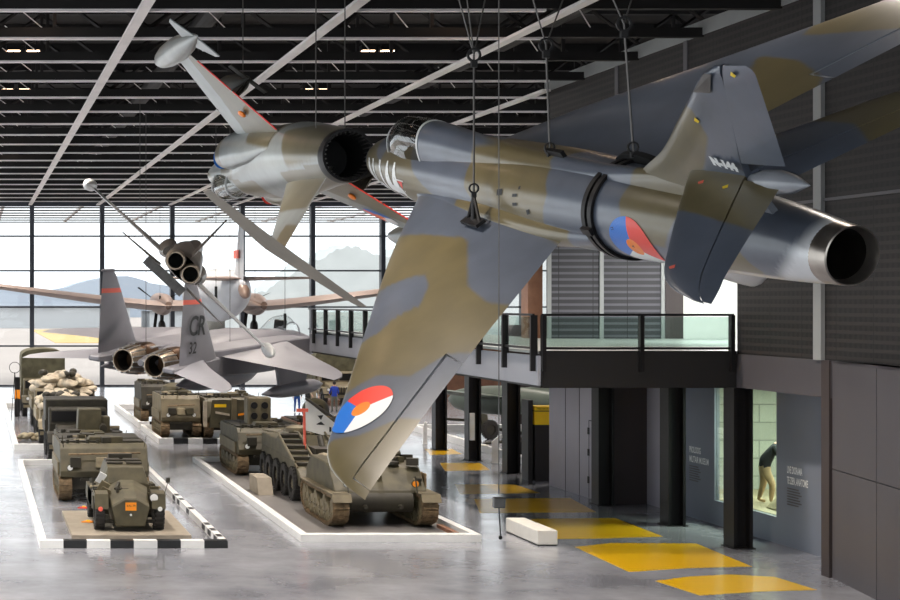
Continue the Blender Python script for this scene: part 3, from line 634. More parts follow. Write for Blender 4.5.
# ================================================================== big grey twin-fin jet
def make_f15():
    t = thing('twin_fin_jet', 'large pale grey twin-finned jet with orange fin bands and letters CR', 'aircraft',
              mtx=pose([[-0.5625, 0.8219, 0.0897], [-0.8263, -0.5551, -0.0958], [-0.029, -0.128, 0.9914]], (16.074, 77.125, -1.884)))
    K = [(0, -.25, .02, .02, .02), (1, -.2, .35, .35, .35), (2.5, -.1, .55, .6, .6), (4, -.05, .62, .75, .7), (6, 0, .75, .8, .72), (8, .05, .85, .7, .7), (11, .1, .9, .6, .65), (14, .1, .85, .45, .6), (16, .05, .5, .3, .4), (17.4, 0, .12, .12, .12)]
    MB().rings(body(K, 70, 40, e=2.4)).obj('fuselage', 'f15_grey', t, 60)
    c = MB().rings(body([(2.6, .45, .1, .05, .1), (3.2, .45, .34, .5, .1), (4.2, .5, .45, .85, .1), (5.4, .55, .4, .75, .1), (6.6, .55, .2, .3, .1)], 24, 24)).obj('canopy', 'facade_glass', t, 60)
    b = MB(); b.rings([[(3.25 + dx, (.36 + k) * math.cos(PI * i / 16), .45 + (.52 + k) * math.sin(PI * i / 16)) for dx, k in ((0, 0), (.07, 0), (.07, .04), (0, .04))] for i in range(17)]); b.obj('canopy_frame', 'f15_grey', c)
    MB().box(4.5, 4.8, -.25, .25, .5, 1.15).obj('seat', 'black_metal', t, bevel=.03)
    for sg in (-1, 1):
        b = MB()
        rs = [[(x, sg * (yc + hw * cx), zc + hh * cz) for cx, cz in ((-1, -1), (1, -1), (1.04, 0), (1, 1), (-1, 1))] for x, yc, hw, zc, hh in ((5.0, 1.2, .42, .1, .5), (6.5, 1.2, .5, .02, .62), (10, 1.15, .6, 0, .6), (14, 1.05, .66, .02, .52), (16.2, .8, .58, .02, .5))]
        b.rings(rs); b.obj('air_intake', 'f15_grey', t, 30, bevel=.05)
        b = MB(); b.lathe([(0, .6), (.6, .57), (1.25, .5), (1.5, .44), (1.5, .4), (1.0, .42), (.3, .4)], (16.05, sg * .68, 0), (1, 0, 0), 32, True); j = b.obj('exhaust_nozzle', 'petal_metal', t, 50)
        MB().lathe([(1.2, .4), (0, .36), (-.02, .01)], (16.05, sg * .68, 0), (1, 0, 0), 24, False, False).obj('exhaust_pipe', 'jet_black', j)
        b = MB()
        for i in range(15):
            a = 2 * PI * i / 15
            b.cyl((16.6, sg * .68 + .6 * math.cos(a), .6 * math.sin(a)), (17.55, sg * .68 + .47 * math.cos(a), .47 * math.sin(a)), .025, n=5)
        b.obj('exhaust_petals', 'silver', j)
        b = MB(); b.lathe([(0, .63), (.5, .63), (1.0, .6)], (15.6, sg * .68, 0), (1, 0, 0), 32); b.obj('engine_casing', 'burnt_metal', t, 50)
        b = MB(); b.prism([(14.3, -.35), (18.2, -.12), (18.2, .1), (14.3, .3)], sg * 1.35, sg * 1.85, 'y'); b.obj('tail_boom', 'f15_grey', t, bevel=.06)
        W = [(.8, 6.6, 13.9, .3), (1.6, 8.0, 14.0, .3), (4.5, 11.0, 14.0, .22), (6.1, 12.5, 14.1, .15), (6.5, 13.4, 14.2, .14)]
        b = MB(); b.rings([[(x, y, z + (.07 * (14 - x) if abs(y) > 2 else 0)) for x, y, z in r] for r in wing_rings(W, .05, span(.8, 6.5, 24), nc=18, sgn=sg)]); b.obj('wing', 'f15_grey', t, 60)
        H_ = [(1.5, 15.3, 18.0, -.05), (2.4, 16.4, 18.4, -.1), (4.0, 17.8, 18.95, -.22), (4.3, 18.3, 19.0, -.24)]
        b = MB(); b.rings([[(x, y, z + .13 * (18.2 - x)) for x, y, z in r] for r in wing_rings(H_, .05, span(1.5, 4.3, 14), nc=14, sgn=sg)]); b.obj('tailplane', 'f15_light', t, 60)
        FS = [(.1, 14.3, 17.6, 0), (.4, 14.6, 17.65, 0), (3.1, 16.75, 17.85, 0), (3.3, 17.0, 17.85, 0)]
        b = MB(); b.rings([[(x, y + sg * 1.75, z) for x, y, z in r] for r in wing_rings(FS, .05, span(.1, 3.3, 24), nc=14, vertical=True)]); f = b.obj('fin', 'f15_grey', t, 60)
        b = MB(); b.rings([[(x, y * 1.25 + sg * 1.75, z) for x, y, z in r] for r in wing_rings(FS, .05, span(2.46, 2.64, 3), nc=14, vertical=True)]); b.obj('fin_band', 'coral', f, 60)
        b = MB(); b.lathe([(0, .02), (.2, .06), (.9, .06), (1.1, .01)], (16.9, sg * 1.75, 3.33), (1, 0, 0), 12); b.obj('fin_tip_pod', 'f15_grey', f, 50)
        if sg > 0:
            decal_text('fin_letters', 'CR', 1.05, lambda x, y: (17.35 - x * 1.0, 1.75 + .115, 1.3 + y * 1.0), 'decal_black', f, .02)
            decal_text('fin_number', '32', .7, lambda x, y: (17.2 - x * .95, 1.75 + .12, .6 + y * .9), 'decal_black', f, .01)
        MB().rings(body([(8, -.9, .02, .02, .02), (9, -.9, .25, .25, .25), (10.5, -.9, .3, .3, .3), (12.5, -.9, .25, .25, .25), (14, -.9, .03, .03, .03)], 24, 20, yc=sg * 3.6)).obj('fuel_tank', 'f15_grey', t, 60)
        MB().prism([(10, -.7), (12.5, -.7), (13, .2), (9.8, .2)], sg * 3.6 - .06, sg * 3.6 + .06, 'y').obj('tank_pylon', 'f15_grey', t)
    MB().rings(body([(6.6, -1.1, .02, .02, .02), (8, -1.1, .35, .35, .35), (10, -1.1, .4, .4, .4), (12.5, -1.1, .35, .35, .35), (14.2, -1.1, .03, .03, .03)], 24, 20)).obj('belly_tank', 'f15_grey', t, 60)
make_f15()

# ================================================================== twin propeller airliner far back
def make_dakota():
    t = thing('propeller_aeroplane', 'pale twin-engined propeller aeroplane hanging at the far glass facade', 'aircraft', (17.1, 118, 7.3), math.radians(-90), None)
    # local x aft -> world -Y
    t.rotation_euler = (0, 0, math.radians(-90)); t.scale = (1.08, 1.08, 1.12); t.location = (16.1, 112, 6.9)
    K = [(-7, 0, .05, .05, .05), (-6, 0, .8, .8, .8), (-3, 0, 1.5, 1.5, 1.6), (2, 0, 1.55, 1.5, 1.65), (6, .05, 1.35, 1.35, 1.45), (9.5, .25, .85, .9, 1.0), (12.4, .5, .08, .1, .1)]
    MB().rings(body(K, 50, 36)).obj('fuselage', 'dakota_grey', t, 60)
    for sg in (-1, 1):
        b = MB(); b.rings(wing_rings([(0, -2.2, 2.2, -.7), (3.5, -2.1, 2.0, -.7), (14.6, -.2, 1.6, .6), (15.2, .5, 1.6, .65)], .16, span(0, 15.2, 24), nc=14, sgn=sg)); b.obj('wing', 'dakota_brown', t, 60)
        b = MB(); b.rings(wing_rings([(0, 8.9, 11.6, .8), (4.1, 10.2, 11.4, .85)], .1, span(0, 4.1, 8), nc=10, sgn=sg)); b.obj('tailplane', 'dakota_brown', t, 60)
        MB().rings(body([(-4.2, -.55, .3, .3, .3), (-3.8, -.55, .65, .65, .65), (-1, -.6, .65, .65, .7), (1.8, -.65, .2, .2, .3)], 20, 20, yc=sg * 2.95)).obj('engine_nacelle', 'dakota_brown', t, 60)
        b = MB()
        for k in range(3):
            a = 2 * PI * k / 3 + .4; b.prism([(sg * 2.95 + .1 * math.sin(a), -.55), (sg * 2.95 + 1.6 * math.cos(a) - .1 * math.sin(a), -.55 + 1.6 * math.sin(a)), (sg * 2.95 + 1.6 * math.cos(a) + .1 * math.sin(a), -.5 + 1.6 * math.sin(a)), (sg * 2.95 - .1 * math.sin(a), -.45)], -4.35, -4.3, 'x')
        b.obj('propeller', 'black_metal', t)
        b = MB(); b.cyl((-1.8, sg * 2.95, -1.1), (-1.9, sg * 2.95, -2.0), .12)
        b.lathe([(-.2, .05), (-.2, .35), (-.12, .48), (.12, .48), (.2, .35), (.2, .05)], (-1.9, sg * 2.95, -2.1), (0, 1, 0), 20); b.obj('landing_wheel', 'rubber', t, 50)
    b = MB(); b.rings(wing_rings([(.4, 7.6, 11.8, 0), (1.2, 9.2, 12.2, 0), (3.6, 10.6, 12.2, 0), (3.9, 11.1, 12.0, 0)], .09, span(.4, 3.9, 12), nc=12, vertical=True)); f = b.obj('fin', 'dakota_grey', t, 60)
    b = MB(); b.box(9.9, 11.4, -.22, -.16, 1.9, 2.35); b.obj('tail_flag', 'coral', f)
    MB().rings(body([(11.6, .35, .05, .05, .05), (12.0, .2, .3, .35, .3), (12.6, .0, .3, .4, .3), (12.9, -.1, .1, .1, .1)], 10, 14)).obj('tail_cone', 'dakota_brown', t, 60)
make_dakota()

# ================================================================== the hall
def sbox(name, m, x0, x1, y0, y1, z0, z1, parent=None):
    o = MB().box(x0, x1, y0, y1, z0, z1).obj(name, m, parent)
    return o if parent else struct(o)
XL, XR, YB, YF = -16., 64., -16., 124.
sbox('floor', 'floor_concrete', XL, XR, YB, YF, -.3, 0)
sbox('ceiling', 'deck', XL, XR, YB, YF + .5, CEIL + 2.6, CEIL + 2.9)
cnt = [0]
def tn(): cnt[0] += 1; return 'trim_%d' % cnt[0]
# painted yellow crossing
for i, poly in enumerate([[(655, 581), (690, 576.5), (729, 574.5), (775, 577), (817, 590), (760, 591.5), (700, 595.5)],
                          [(575, 547), (612, 543), (696, 543.5), (752, 566.5), (690, 568), (629, 572)],
                          [(530, 519), (615, 518), (663, 536.5), (600, 538.5), (552, 539)], [(474, 499), (570, 498), (596, 512), (480, 513)],
                          [(455, 484.5), (515, 484.5), (540, 493), (460, 494)], [(440, 463), (480, 463), (490, 470), (445, 471)], [(425, 449), (452, 449), (462, 454), (430, 455)]]):
    b = MB(); b.prism([tuple(gp(x, y).xy) for x, y in poly], 0, .003, 'z'); o = b.obj('floor_stripe', 'floor_yellow')
    tag(o, ['yellow painted floor stripe nearest the camera, lowest in the picture', 'wide yellow painted floor stripe, second from the front', 'yellow painted floor stripe behind the white bench', 'yellow painted floor stripe just in front of the black steel column feet', 'faint yellow floor stripe, fifth from the front', 'faint yellow floor stripe beside the second black column', 'farthest faint yellow floor stripe'][i], 'floor marking', 'yellow stripes of the floor crossing')
# far glass facade, bay by bay
cw = 5.27; x0 = 4.28 - 4 * cw; k = 0
win_frames = None
for i in range(15):
    xa = x0 + i * cw; xb = xa + cw
    g = struct(MB().box(xa + .2, xb, YF + .1, YF + .13, 0, CEIL).obj('window_%d' % (i + 1), 'facade_glass'))
    b = MB(); b.box(xa - .16, xa + .16, YF - .3, YF + .4, 0, CEIL)
    for z in (.06, 3.04, 5.97, 8.7, 11.3): b.box(xa + .16, xb, YF - .02, YF + .2, z - .06, z + .06)
    b.box(xa, xb, YF - .2, YF + .5, CEIL - .15, CEIL + .35)
    b.obj('window_frame', 'facade_col', g)
# side glass wall (left, outside the view) and glass behind the viewer
for i in range(10):
    ya = YB + i * 14
    g = struct(MB().box(XL - .1, XL - .07, ya + .2, ya + 14, 0, CEIL).obj('window_%d' % (20 + i), 'facade_glass'))
    b = MB(); b.box(XL - .3, XL + .2, ya - .15, ya + .15, 0, CEIL + 2)
    b.box(XL - .2, XL, ya, ya + 14, CEIL, CEIL + 2.6); b.obj('window_frame', 'facade_col', g)
g = struct(MB().box(XL, XR, YB - .1, YB - .07, 0, CEIL).obj('window_40', 'facade_glass'))
struct(MB().box(XL, XR, YF - .1, YF + .3, CEIL + .3, CEIL + 2.9).obj(tn(), 'soffit_black'))
# roof trusses
trs = None; base_lab = 'dark steel roof truss crossing the hall with a thin pale bottom flange'
def make_truss(y, x1):
    t = thing('roof_truss', base_lab, 'roof truss', (0, y, CEIL), 0, 'roof trusses')
    MB().box(XL, 60, -.12, .12, .04, .3).obj('bottom_chord', 'truss_steel', t)
    MB().box(XL, x1, -.09, .09, -.02, .04).obj('bottom_flange', 'truss_flange', t)
    MB().box(XL, 60, -.15, .15, 2.2, 2.6).obj('top_chord', 'truss_steel', t)
    b = MB(); x = XL; up = True
    while x < 60:
        b.cyl((x, 0, .3 if up else 2.2), (x + 2.6, 0, 2.2 if up else .3), .06, n=4)
        if not up: b.box(x - .05, x + .05, -.05, .05, .3, 2.2)
        x += 2.6; up = not up
    b.obj('web', 'dark_steel', t)
    x = XL + 16.9; b = None
    while x < 55:
        if b is None: b = MB().cyl((0, 0, 1.1), (1.0, 1.4, .55), .02, n=4).obj('bracing_rod', 'truss_flange', t)
        else: b = b.copy(); C.objects.link(b)
        b.location = (x, 0, 0); x += 5.2
for i in range(-6, 19):
    y = 41.1 + 4.42 * i
    make_truss(y, {0: 14.2, 1: 15.8, 2: 17.3, 3: 18.9}.get(i, 60 if i > 3 else 13))
# long pale rails under the trusses
for i, X in enumerate((-.9, 4.13, 9.2, 14.6, 19.4, 24.3)):
    o = MB().box(X - .14, X + .14, 14 if X < 19 else (56 if X < 20 else 58.5), YF - .5, CEIL - .12, CEIL - .04).obj('ceiling_rail', 'strip_white')
    tag(o, ['long pale ceiling rail directly above the viewer', 'long pale ceiling rail, leftmost one running up through the top edge', 'long pale ceiling rail passing behind the wing of the upside-down jet',
            'long pale ceiling rail passing above the nearest jet cockpit', 'long pale ceiling rail ending at the dark clad wall', 'long pale ceiling rail farthest to the right beyond the clad wall'][i], 'ceiling rail', 'pale rails under the roof trusses')
# outside roof grid beyond the facade
for i in range(8):
    y = YF + 1.5 + 4.0 * i
    o = MB().box(XL, 60, y - .08, y + .08, CEIL - .02, CEIL + .1).obj('canopy_beam', 'fitting_grey')
    tag(o, 'grey beam of the open roof grid outside the far glass facade', 'beam', 'beams of the outside roof grid')
for i in range(9):
    X = -4 + 6.2 * i
    o = MB().box(X - .12, X + .12, YF + .6, YF + 31, CEIL + .1, CEIL + .25).obj('canopy_rail', 'strip_white')
    tag(o, 'pale rail running outward over the open roof grid outside', 'rail', 'rails of the outside roof grid')
# ducts and conduits between the trusses
for i, (x, y0, y1, r) in enumerate(((-1.8, 30, 120, .35), (7., 30, 120, .3), (17.3, 30, 120, .35), (28, 60, 120, .35))):
    o = MB().cyl((x, y0, CEIL + 1.3), (x, y1, CEIL + 1.3), r, n=14).obj('air_duct', 'dark_steel')
    tag(o, 'dark round air duct running lengthwise through the roof trusses', 'duct', 'air ducts in the roof')
# warm ceiling lights in rows
li = 0
lamp0 = None
for X in (1.6, 13.3, 25.0, -10.1):
    for j in range(-3, 7):
        Y = 54.5 + 9.95 * j
        if X > 20 and Y < 58: continue
        if lamp0 is None:
            lamp0 = t = thing('ceiling_light', 'small warm twin ceiling light between the roof trusses', 'ceiling light', (X, Y, CEIL + 1.0), 0, 'ceiling lights')
            for s in (-.52, .12):
                h = MB().box(s - .05, s + .45, -.2, .2, .03, .2).obj('lamp_housing', 'black_metal', t)
                MB().box(s, s + .4, -.15, .15, -.0, .03).obj('lamp_lens', 'lamp_warm', h)
        else: dup(lamp0, (X, Y, CEIL + 1.0))
        ld = bpy.data.lights.new('lamp_beam', 'SPOT'); ld.energy = 3400 if (Y > 30 or X < 10) else 1100; ld.color = (1, .9, .8); ld.spot_size = math.radians(115); ld.spot_blend = .6; ld.shadow_soft_size = .3
        lo = bpy.data.objects.new('lamp_beam', ld); C.objects.link(lo); lo.location = (X, Y, CEIL - .2)

# ---- right hand block
YE, YN, XW = 57.7, 43.4, 20.05
ZB, ZS = 5.08, 4.2
# upper clad wall
struct(MB().box(XW, XW + .5, -14, YN, ZB, CEIL + .1).obj('wall_right', 'perforated'))
struct(MB().box(XW, XW + .5, YN, YE, 9.4, CEIL + .1).obj('wall_right_upper', 'perforated'))
sbox(tn(), 'upright_light', XW - .03, XW + .55, 10, YE + .3, CEIL + .1, CEIL + .5)
for Y in (39.1,): sbox(tn(), 'upright_light', XW - .1, XW + .02, Y - .18, Y + .18, ZB, CEIL + .1)
for Y in (46.5, 51.5): sbox(tn(), 'fascia_grey', XW - .04, XW + .01, Y - .12, Y + .12, 9.4, CEIL + .1)
sbox(tn(), 'fascia_grey', XW - .04, XW + .01, 20, YN, 8.83, 8.9)
# grey band over the recess and near lower wall panels
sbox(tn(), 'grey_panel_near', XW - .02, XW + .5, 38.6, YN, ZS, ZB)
near = [(20.05, 38.6), (19.53, 35.75), (18.95, 32.6), (18.2, 28.4), (18.2, 24.2), (18.2, 20), (18.2, 12), (18.2, 0), (18.2, -14)]
for i in range(len(near) - 1):
    (xa, ya), (xb, yb) = near[i], near[i + 1]
    dx, dy = (xb - xa), (yb - ya); L = math.hypot(dx, dy); ux, uy = dx / L, dy / L
    for z0, z1 in ((0, 2.54), (2.56, ZB)):
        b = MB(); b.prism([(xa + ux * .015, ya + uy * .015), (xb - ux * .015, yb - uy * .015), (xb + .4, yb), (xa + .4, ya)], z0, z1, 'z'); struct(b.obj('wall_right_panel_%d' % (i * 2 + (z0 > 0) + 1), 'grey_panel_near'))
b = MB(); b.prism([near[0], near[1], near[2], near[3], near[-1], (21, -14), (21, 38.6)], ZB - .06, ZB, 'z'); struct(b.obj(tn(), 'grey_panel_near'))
# pilaster at the recess end
sbox(tn(), 'brown_panel', XW - .06, XW + .3, 38.62, 38.98, 0, ZB)
sbox('wall_recess_end', 'slate_panel', XW + .3, 21.45, 38.9, 39.1, 0, ZS)
XRc = 21.42
def panel(y0, y1, m, name=None): return sbox(name or tn(), m, XRc, XRc + .15, y0, y1, 0, ZS)
panel(39.1, 41.6, 'slate_panel'); p2 = panel(41.6, 44.1, 'slate_panel', 'wall_text_panel_near')
p1 = panel(47.8, 50.15, 'slate_panel', 'wall_text_panel_far'); panel(50.25, 52.6, 'grey_panel'); sbox(tn(), 'upright_light', XRc - .03, XRc + .02, 50.13, 50.27, 0, ZS)
sbox('wall_recess_back', 'brown_panel', 20.3, XRc + .2, 52.6, 52.8, 0, ZS)
for (y0, z0, l1, l2) in ((49.45, 1.95, 'PROLOOG', 'MILITAIR MUSEUM'), (43.5, 1.95, 'LIVE DIORAMA', 'TE ZIEN, ANATOMIE')):
    tt = None
    for k2, (s, sz) in enumerate(((l1, .26), (l2, .26))):
        o = decal_text('wall_text', s, sz, lambda u, v, k2=k2, y0=y0, z0=z0: (XRc - .012, y0 - u * (.62 if y0 > 45 else .46), z0 - k2 * .28 + v), 'decal_white', None, .006)
        struct(o)
    b = MB()
    for r_ in range(7): b.box(XRc - .012, XRc - .008, y0 - .6 - .08 * ((r_ * 7) % 3), y0, z0 - .42 - r_ * .07, z0 - .39 - r_ * .07)
    struct(b.obj('wall_text_lines', 'fitting_grey'))
# window of the recess, display room behind it
sbox('wall_recess_sill', 'slate_panel', XRc, XRc + .15, 44.1, 47.8, 0, .7)
g = sbox('window_41', 'shop_glass', XRc + .05, XRc + .07, 44.1, 47.8, .7, ZS)
sbox('floor_display_room', 'olive_tan', XRc + .2, 27, 40.5, 50.6, .5, .7)
sbox('wall_display_room', 'blockwork', XRc + .2, 27, 50.6, 50.8, .5, ZS)
sbox('wall_display_room_side', 'blockwork', 27, 27.2, 40.5, 50.8, .5, ZS)
sbox('ceiling_display_room', 'white_wall', XRc + .2, 27.2, 40.3, 50.8, ZS, ZS + .1)
ld = bpy.data.lights.new('display_room_lamp', 'AREA'); ld.energy = 900; ld.size = 3; ld.color = (1, .97, .88)
lo = bpy.data.objects.new('display_room_lamp', ld); C.objects.link(lo); lo.location = (24, 46.5, ZS - .1)
rk = MB()
rk.prism([(22.0, .7), (22.3, 1.0), (22.7, 1.15), (23.0, 1.4), (23.4, 1.1), (23.8, .7)], 45.0, 46.0, 'y'); tag(rk.obj('rocky_mound', 'olive_tan', bevel=.05), 'small brown rocky mound on the display window floor', 'rock')
# lower wall beyond the recess, with its double door
sbox('wall_lower', 'grey_panel', XW + .1, XW + .3, 52.6, YE, 0, ZS)
for y in (55.0, 56.3): sbox(tn(), 'soffit_black', XW + .09, XW + .1, y - .015, y + .015, 0, ZS)
d = struct(MB().box(XW + .07, XW + .1, 52.75, 54.05, .02, 2.54).obj('door_1', 'grey_panel'))
b = MB(); b.box(XW + .06, XW + .075, 54.05, 54.08, .02, 2.56); b.box(XW + .06, XW + .075, 52.7, 54.08, 2.54, 2.57); b.obj('door_frame', 'soffit_black', d)
for z in (.5, 1.4, 2.1): MB().box(XW + .03, XW + .08, 54.02, 54.12, z, z + .22).obj('hinge', 'black_metal', d)
MB().box(XW + .0, XW + .06, 52.85, 52.95, 1.05, 1.1).obj('door_handle', 'black_metal', d)
sbox('wall_lower_end', 'grey_panel', XW + .1, 27, YE, YE + .2, 0, ZS)
sbox('ceiling_recess', 'soffit_black', XW + .02, 27, 38.6, YE + .2, ZS, ZS + .1)
# balcony deck, fascias
XB = 14.88
sbox('floor_balcony', 'balcony_floor', XB, 27, YN + .1, YE, ZB, ZB + .07)
sbox('floor_walkway', 'balcony_floor', XB, XW - .0, YE, 73, ZB, ZB + .07)
sbox('ceiling_under_balcony', 'soffit_black', XB + .02, XW, YN + .1, 73, ZS - .02, ZS + .1)
sbox(tn(), 'soffit_black', XB, XW - .02, YN, YN + .12, ZS, ZB + .08)
sbox(tn(), 'beam_grey', XB - .08, XB + .04, YN + .0, 73, ZS + .05, ZB - .05)
sbox(tn(), 'beam_grey', XB, XW, 73, 73.15, ZS, ZB)
# upper room behind the balcony
sbox('wall_balcony_louvre', 'louvre', XW + .0, 24.05, YE, YE + .2, ZB, 9.4)
for X in (XW + .02, 21.9, 24.05): sbox(tn(), 'upright_light', X - .07, X + .07, YE - .05, YE + .02, ZB, 9.4)
sbox(tn(), 'brown_panel', 24.1, 24.75, YE - .05, YE + .2, ZB, 9.4)
sbox('wall_balcony_white', 'white_wall', 24.75, 27, YE, YE + .2, ZB, 9.4)
sbox('wall_balcony_side', 'white_wall', 27, 27.2, YN, YE, ZB, 9.4)
sbox('wall_balcony_return', 'perforated', XW + .5, 27, YN - .2, YN, ZB, 9.4)
sbox('ceiling_balcony', 'soffit_black', XW + .5, 27, YN, YE, 9.4, 9.5)
ld = bpy.data.lights.new('balcony_lamp', 'AREA'); ld.energy = 700; ld.size = 2.5; ld.color = (1, 1, .97)
lo = bpy.data.objects.new('balcony_lamp', ld); C.objects.link(lo); lo.location = (25, 52.5, 9.2)
sbox(tn(), 'wood_brown', 19.5, 20.02, YE + .5, YE + 1.2, ZB, 9.4)
sbox('wall_behind_block', 'brown_panel', 27.2, 60, YE + .1, YE + .3, 0, CEIL)
# steel columns
col0 = None
for i, Y in enumerate((43.35, 47.65, 52.3, 62.0, 66.8, 71.6)):
    lab = ['black steel column under the balcony corner, nearest of the row', 'black steel column standing before the grey text panel', 'black steel column at the dark recess corner', 'black steel column beside the yellow topped banner stand', 'black steel column carrying a white upright light', 'black steel column farthest along under the walkway'][i]
    z1 = ZS if Y != 43.35 else ZS
    if col0 is None:
        col0 = t = thing('steel_column', lab, 'column', (XW + .0, Y, 0), 0, 'black steel columns')
        b = MB(); b.box(-.25, -.17, -.3, .3, 0, z1); b.box(.17, .25, -.3, .3, 0, z1); b.obj('flange', 'black_metal', t)
        MB().box(-.17, .17, -.05, .05, 0, z1).obj('web', 'black_metal', t)
        MB().box(-.3, .3, -.35, .35, 0, .03).obj('base_plate', 'black_metal', t)
    else: dup(col0, (XW + (.1 if Y < 50 or Y > 60 else -.15), Y, 0), None, lab)
tl = thing('upright_lamp', 'white upright lamp strip fixed to the black column face', 'lamp', (20.02, 66.45, 1.6))
MB().box(-.1, .1, -.04, .04, -.75, .35).obj('lamp_cover', 'white_paint', tl, bevel=.01)
# balcony railing: posts, rails, panes
rl = thing('balcony_railing', 'black steel railing with clear glass panes along the balcony front', 'railing', (XB, YN, ZB + .1))
def rail_seg(root, a, b_, posts):
    a = Vector(a); b_ = Vector(b_); d = (b_ - a).normalized(); n_ = Vector((d.y, -d.x, 0)); o = root.matrix_basis.translation.copy()
    for z, h in ((6.08, .06), (5.2, .06)):
        m = MB(); m.prism([tuple(p.xy) for p in (a - n_ * .03 - o, b_ - n_ * .03 - o, b_ + n_ * .03 - o, a + n_ * .03 - o)], z - o.z, z + h - o.z, 'z'); m.obj('rail', 'black_metal', root)
    for p in posts:
        c = a + d * p - o
        m = MB(); m.prism([tuple((c + d * u + n_ * v).xy) for u, v in ((-.05, -.09), (.05, -.09), (.05, .09), (-.05, .09))], 4.62 - o.z, 6.1 - o.z, 'z'); m.obj('post', 'black_metal', root)
    for p, q in zip(posts[:-1], posts[1:]):
        c0, c1 = a + d * (p + .07) - o, a + d * (q - .07) - o
        m = MB(); m.prism([tuple(v.xy) for v in (c0 - n_ * .01, c1 - n_ * .01, c1 + n_ * .01, c0 + n_ * .01)], 5.27 - o.z, 6.06 - o.z, 'z'); m.obj('glass_pane', 'rail_glass', root)
rail_seg(rl, (XB, YN - .06, 0), (XW - .12, YN - .06, 0), [.05, 2.62, 5.0])
rs_ = thing('walkway_railing', 'black posts and glass panes along the grey walkway side', 'railing', (XB - .12, YN, ZB + .1))
rail_seg(rs_, (XB - .12, YN + .2, 0), (XB - .12, 73, 0), [i * 2.35 for i in range(13)])
# banner stand
t = thing('banner_stand', 'tall black display box with a bright yellow top band', 'display stand', (20.5, 59.6, 0))
MB().box(-.4, .4, -.4, .4, 0, 2.02).obj('body', 'soffit_black', t); MB().box(-.4, .4, -.4, .4, 2.02, 2.68).obj('top_band', 'decal_yellow_band' if 'decal_yellow_band' in M else 'yellow', t)
MB().box(-.41, .41, -.41, .41, 2.5, 2.53).obj('dark_line', 'soffit_black', t)  # thin dark line around the yellow band
decal_text('band_text', 'WERK AAN DE VEILIGHEID', .085, lambda u, v: (-.34 + u * .72, -.408, 2.57 + v), 'decal_black', t)
b = MB(); b.box(-.62, -.45, -.3, .4, 0, 2.9); b.obj('side_panel', 'soffit_black', t)
# bench
t = thing('bench', 'long low white bench block on the polished floor', 'bench', (15.13, 44.9, 0))
MB().box(-.27, .27, -1.3, 1.3, .03, .41).obj('seat_block', 'bench_white', t, bevel=.02); MB().box(-.25, .25, -1.27, 1.27, 0, .04).obj('plinth', 'soffit_black', t)
# hanging pendant
X, Y = 6.35, 20.0
t = thing('pendant_switch', 'thin cable hanging from the roof with a small dark box near its end', 'pendant', (X, Y, 4.04))
MB().cyl((0, 0, .1), (0, 0, CEIL - 4.04 + .1), .007, n=6).obj('cable', 'fitting_grey', t)
MB().box(-.07, .07, -.04, .04, -.06, .07).obj('box', 'fitting_grey', t, bevel=.01)
b = MB(); b.cyl((0, 0, -.05), (.02, 0, -.4), .008, n=6); b.sphere((.02, 0, -.42), .025); b.obj('tail', 'black_metal', t)
# info posts
for i, (px, py, h, lean) in enumerate(((495, 463, .95 * 1.2, .25), (425, 444, 1.0, 0))):
    p = gp(px, py); t = thing('info_post', ['white leaning information post on the polished floor before the columns', 'slim white information post beside the long white border'][i], 'information post', p)
    b = MB(); w = .13 if i == 0 else .09
    b.prism([(-w, 0), (w, 0), (w + lean * .0, h * .75), (w + lean, h), (-w * .2 + lean, h), (-w, h * .75)], -.05, .05, 'y'); b.obj('panel', 'white_paint', t, bevel=.01)
    MB().box(-w * 1.2, w * 1.2, -.12, .12, 0, .03).obj('foot', 'white_paint', t)

# ================================================================== display borders on the floor
def border(name, label, X0, X1, Y0, Y1, h=.2, w=.25, front='white', right='white', deck=None):
    t = thing(name, label, 'display border', (X0, Y0, 0)); W, L = X1 - X0, Y1 - Y0
    n = 8
    if front == 'check':
        for k in range(n):
            MB().box(W * k / n, W * (k + 1) / n, 0, w, 0, h).obj('border_block', 'white_paint' if k % 2 == 0 else 'black_paint', t)
    else: MB().box(0, W, 0, w, 0, h).obj('border_front', 'white_paint', t)
    MB().box(0, w * .6, w, L, 0, h).obj('border_side', 'white_paint', t)
    o = MB().box(W - w * .6, W, w, L, 0, h).obj('border_side', 'white_paint', t)
    if right == 'photo':
        for k in range(9):
            if k in (3, 4, 6): continue
            b = MB(); b.box(W - w * .6 - .012, W - w * .6, w + L * .02 + k * 1.15, w + L * .02 + k * 1.15 + .55, .03, h - .02)
            b.box(W - w * .55, W - w * .05, w + L * .02 + k * 1.15, w + L * .02 + k * 1.15 + .5, h, h + .004); b.obj('border_picture', 'decal_black', o)
    MB().box(0, W, L, L + w, 0, h).obj('border_rear', 'white_paint', t)
    if deck: MB().box(w * .6, W - w * .6, w, L, 0, .02).obj('deck', deck, t)
    return t
border('display_border', 'low border with black and white blocks around the nearest scout car', 1.7, 6.62, 43.2, 65, .2, .3, 'check', 'photo')
border('display_border', 'low white border around the tank under the big wing tip', 8.75, 13.6, 44.3, 66, .2, .35, 'white', deck='slab_grey')
border('display_border', 'low black and white block border under the grey twin-finned jet', 8.3, 13.6, 74.5, 82.5, .25, .3, 'check', 'white', 'slab_grey')
border('display_border', 'low white border around the far row of army trucks', 1.7, 6.6, 71.5, 100, .25, .3, 'white')
border('display_border', 'small black and white border behind the two armoured vehicles', 8.3, 13, 84, 98, .3, .3, 'check')
border('display_border', 'long white border of the exhibits right of the black columns', 21.7, 34, 62.5, 82, .3, .35, 'white')

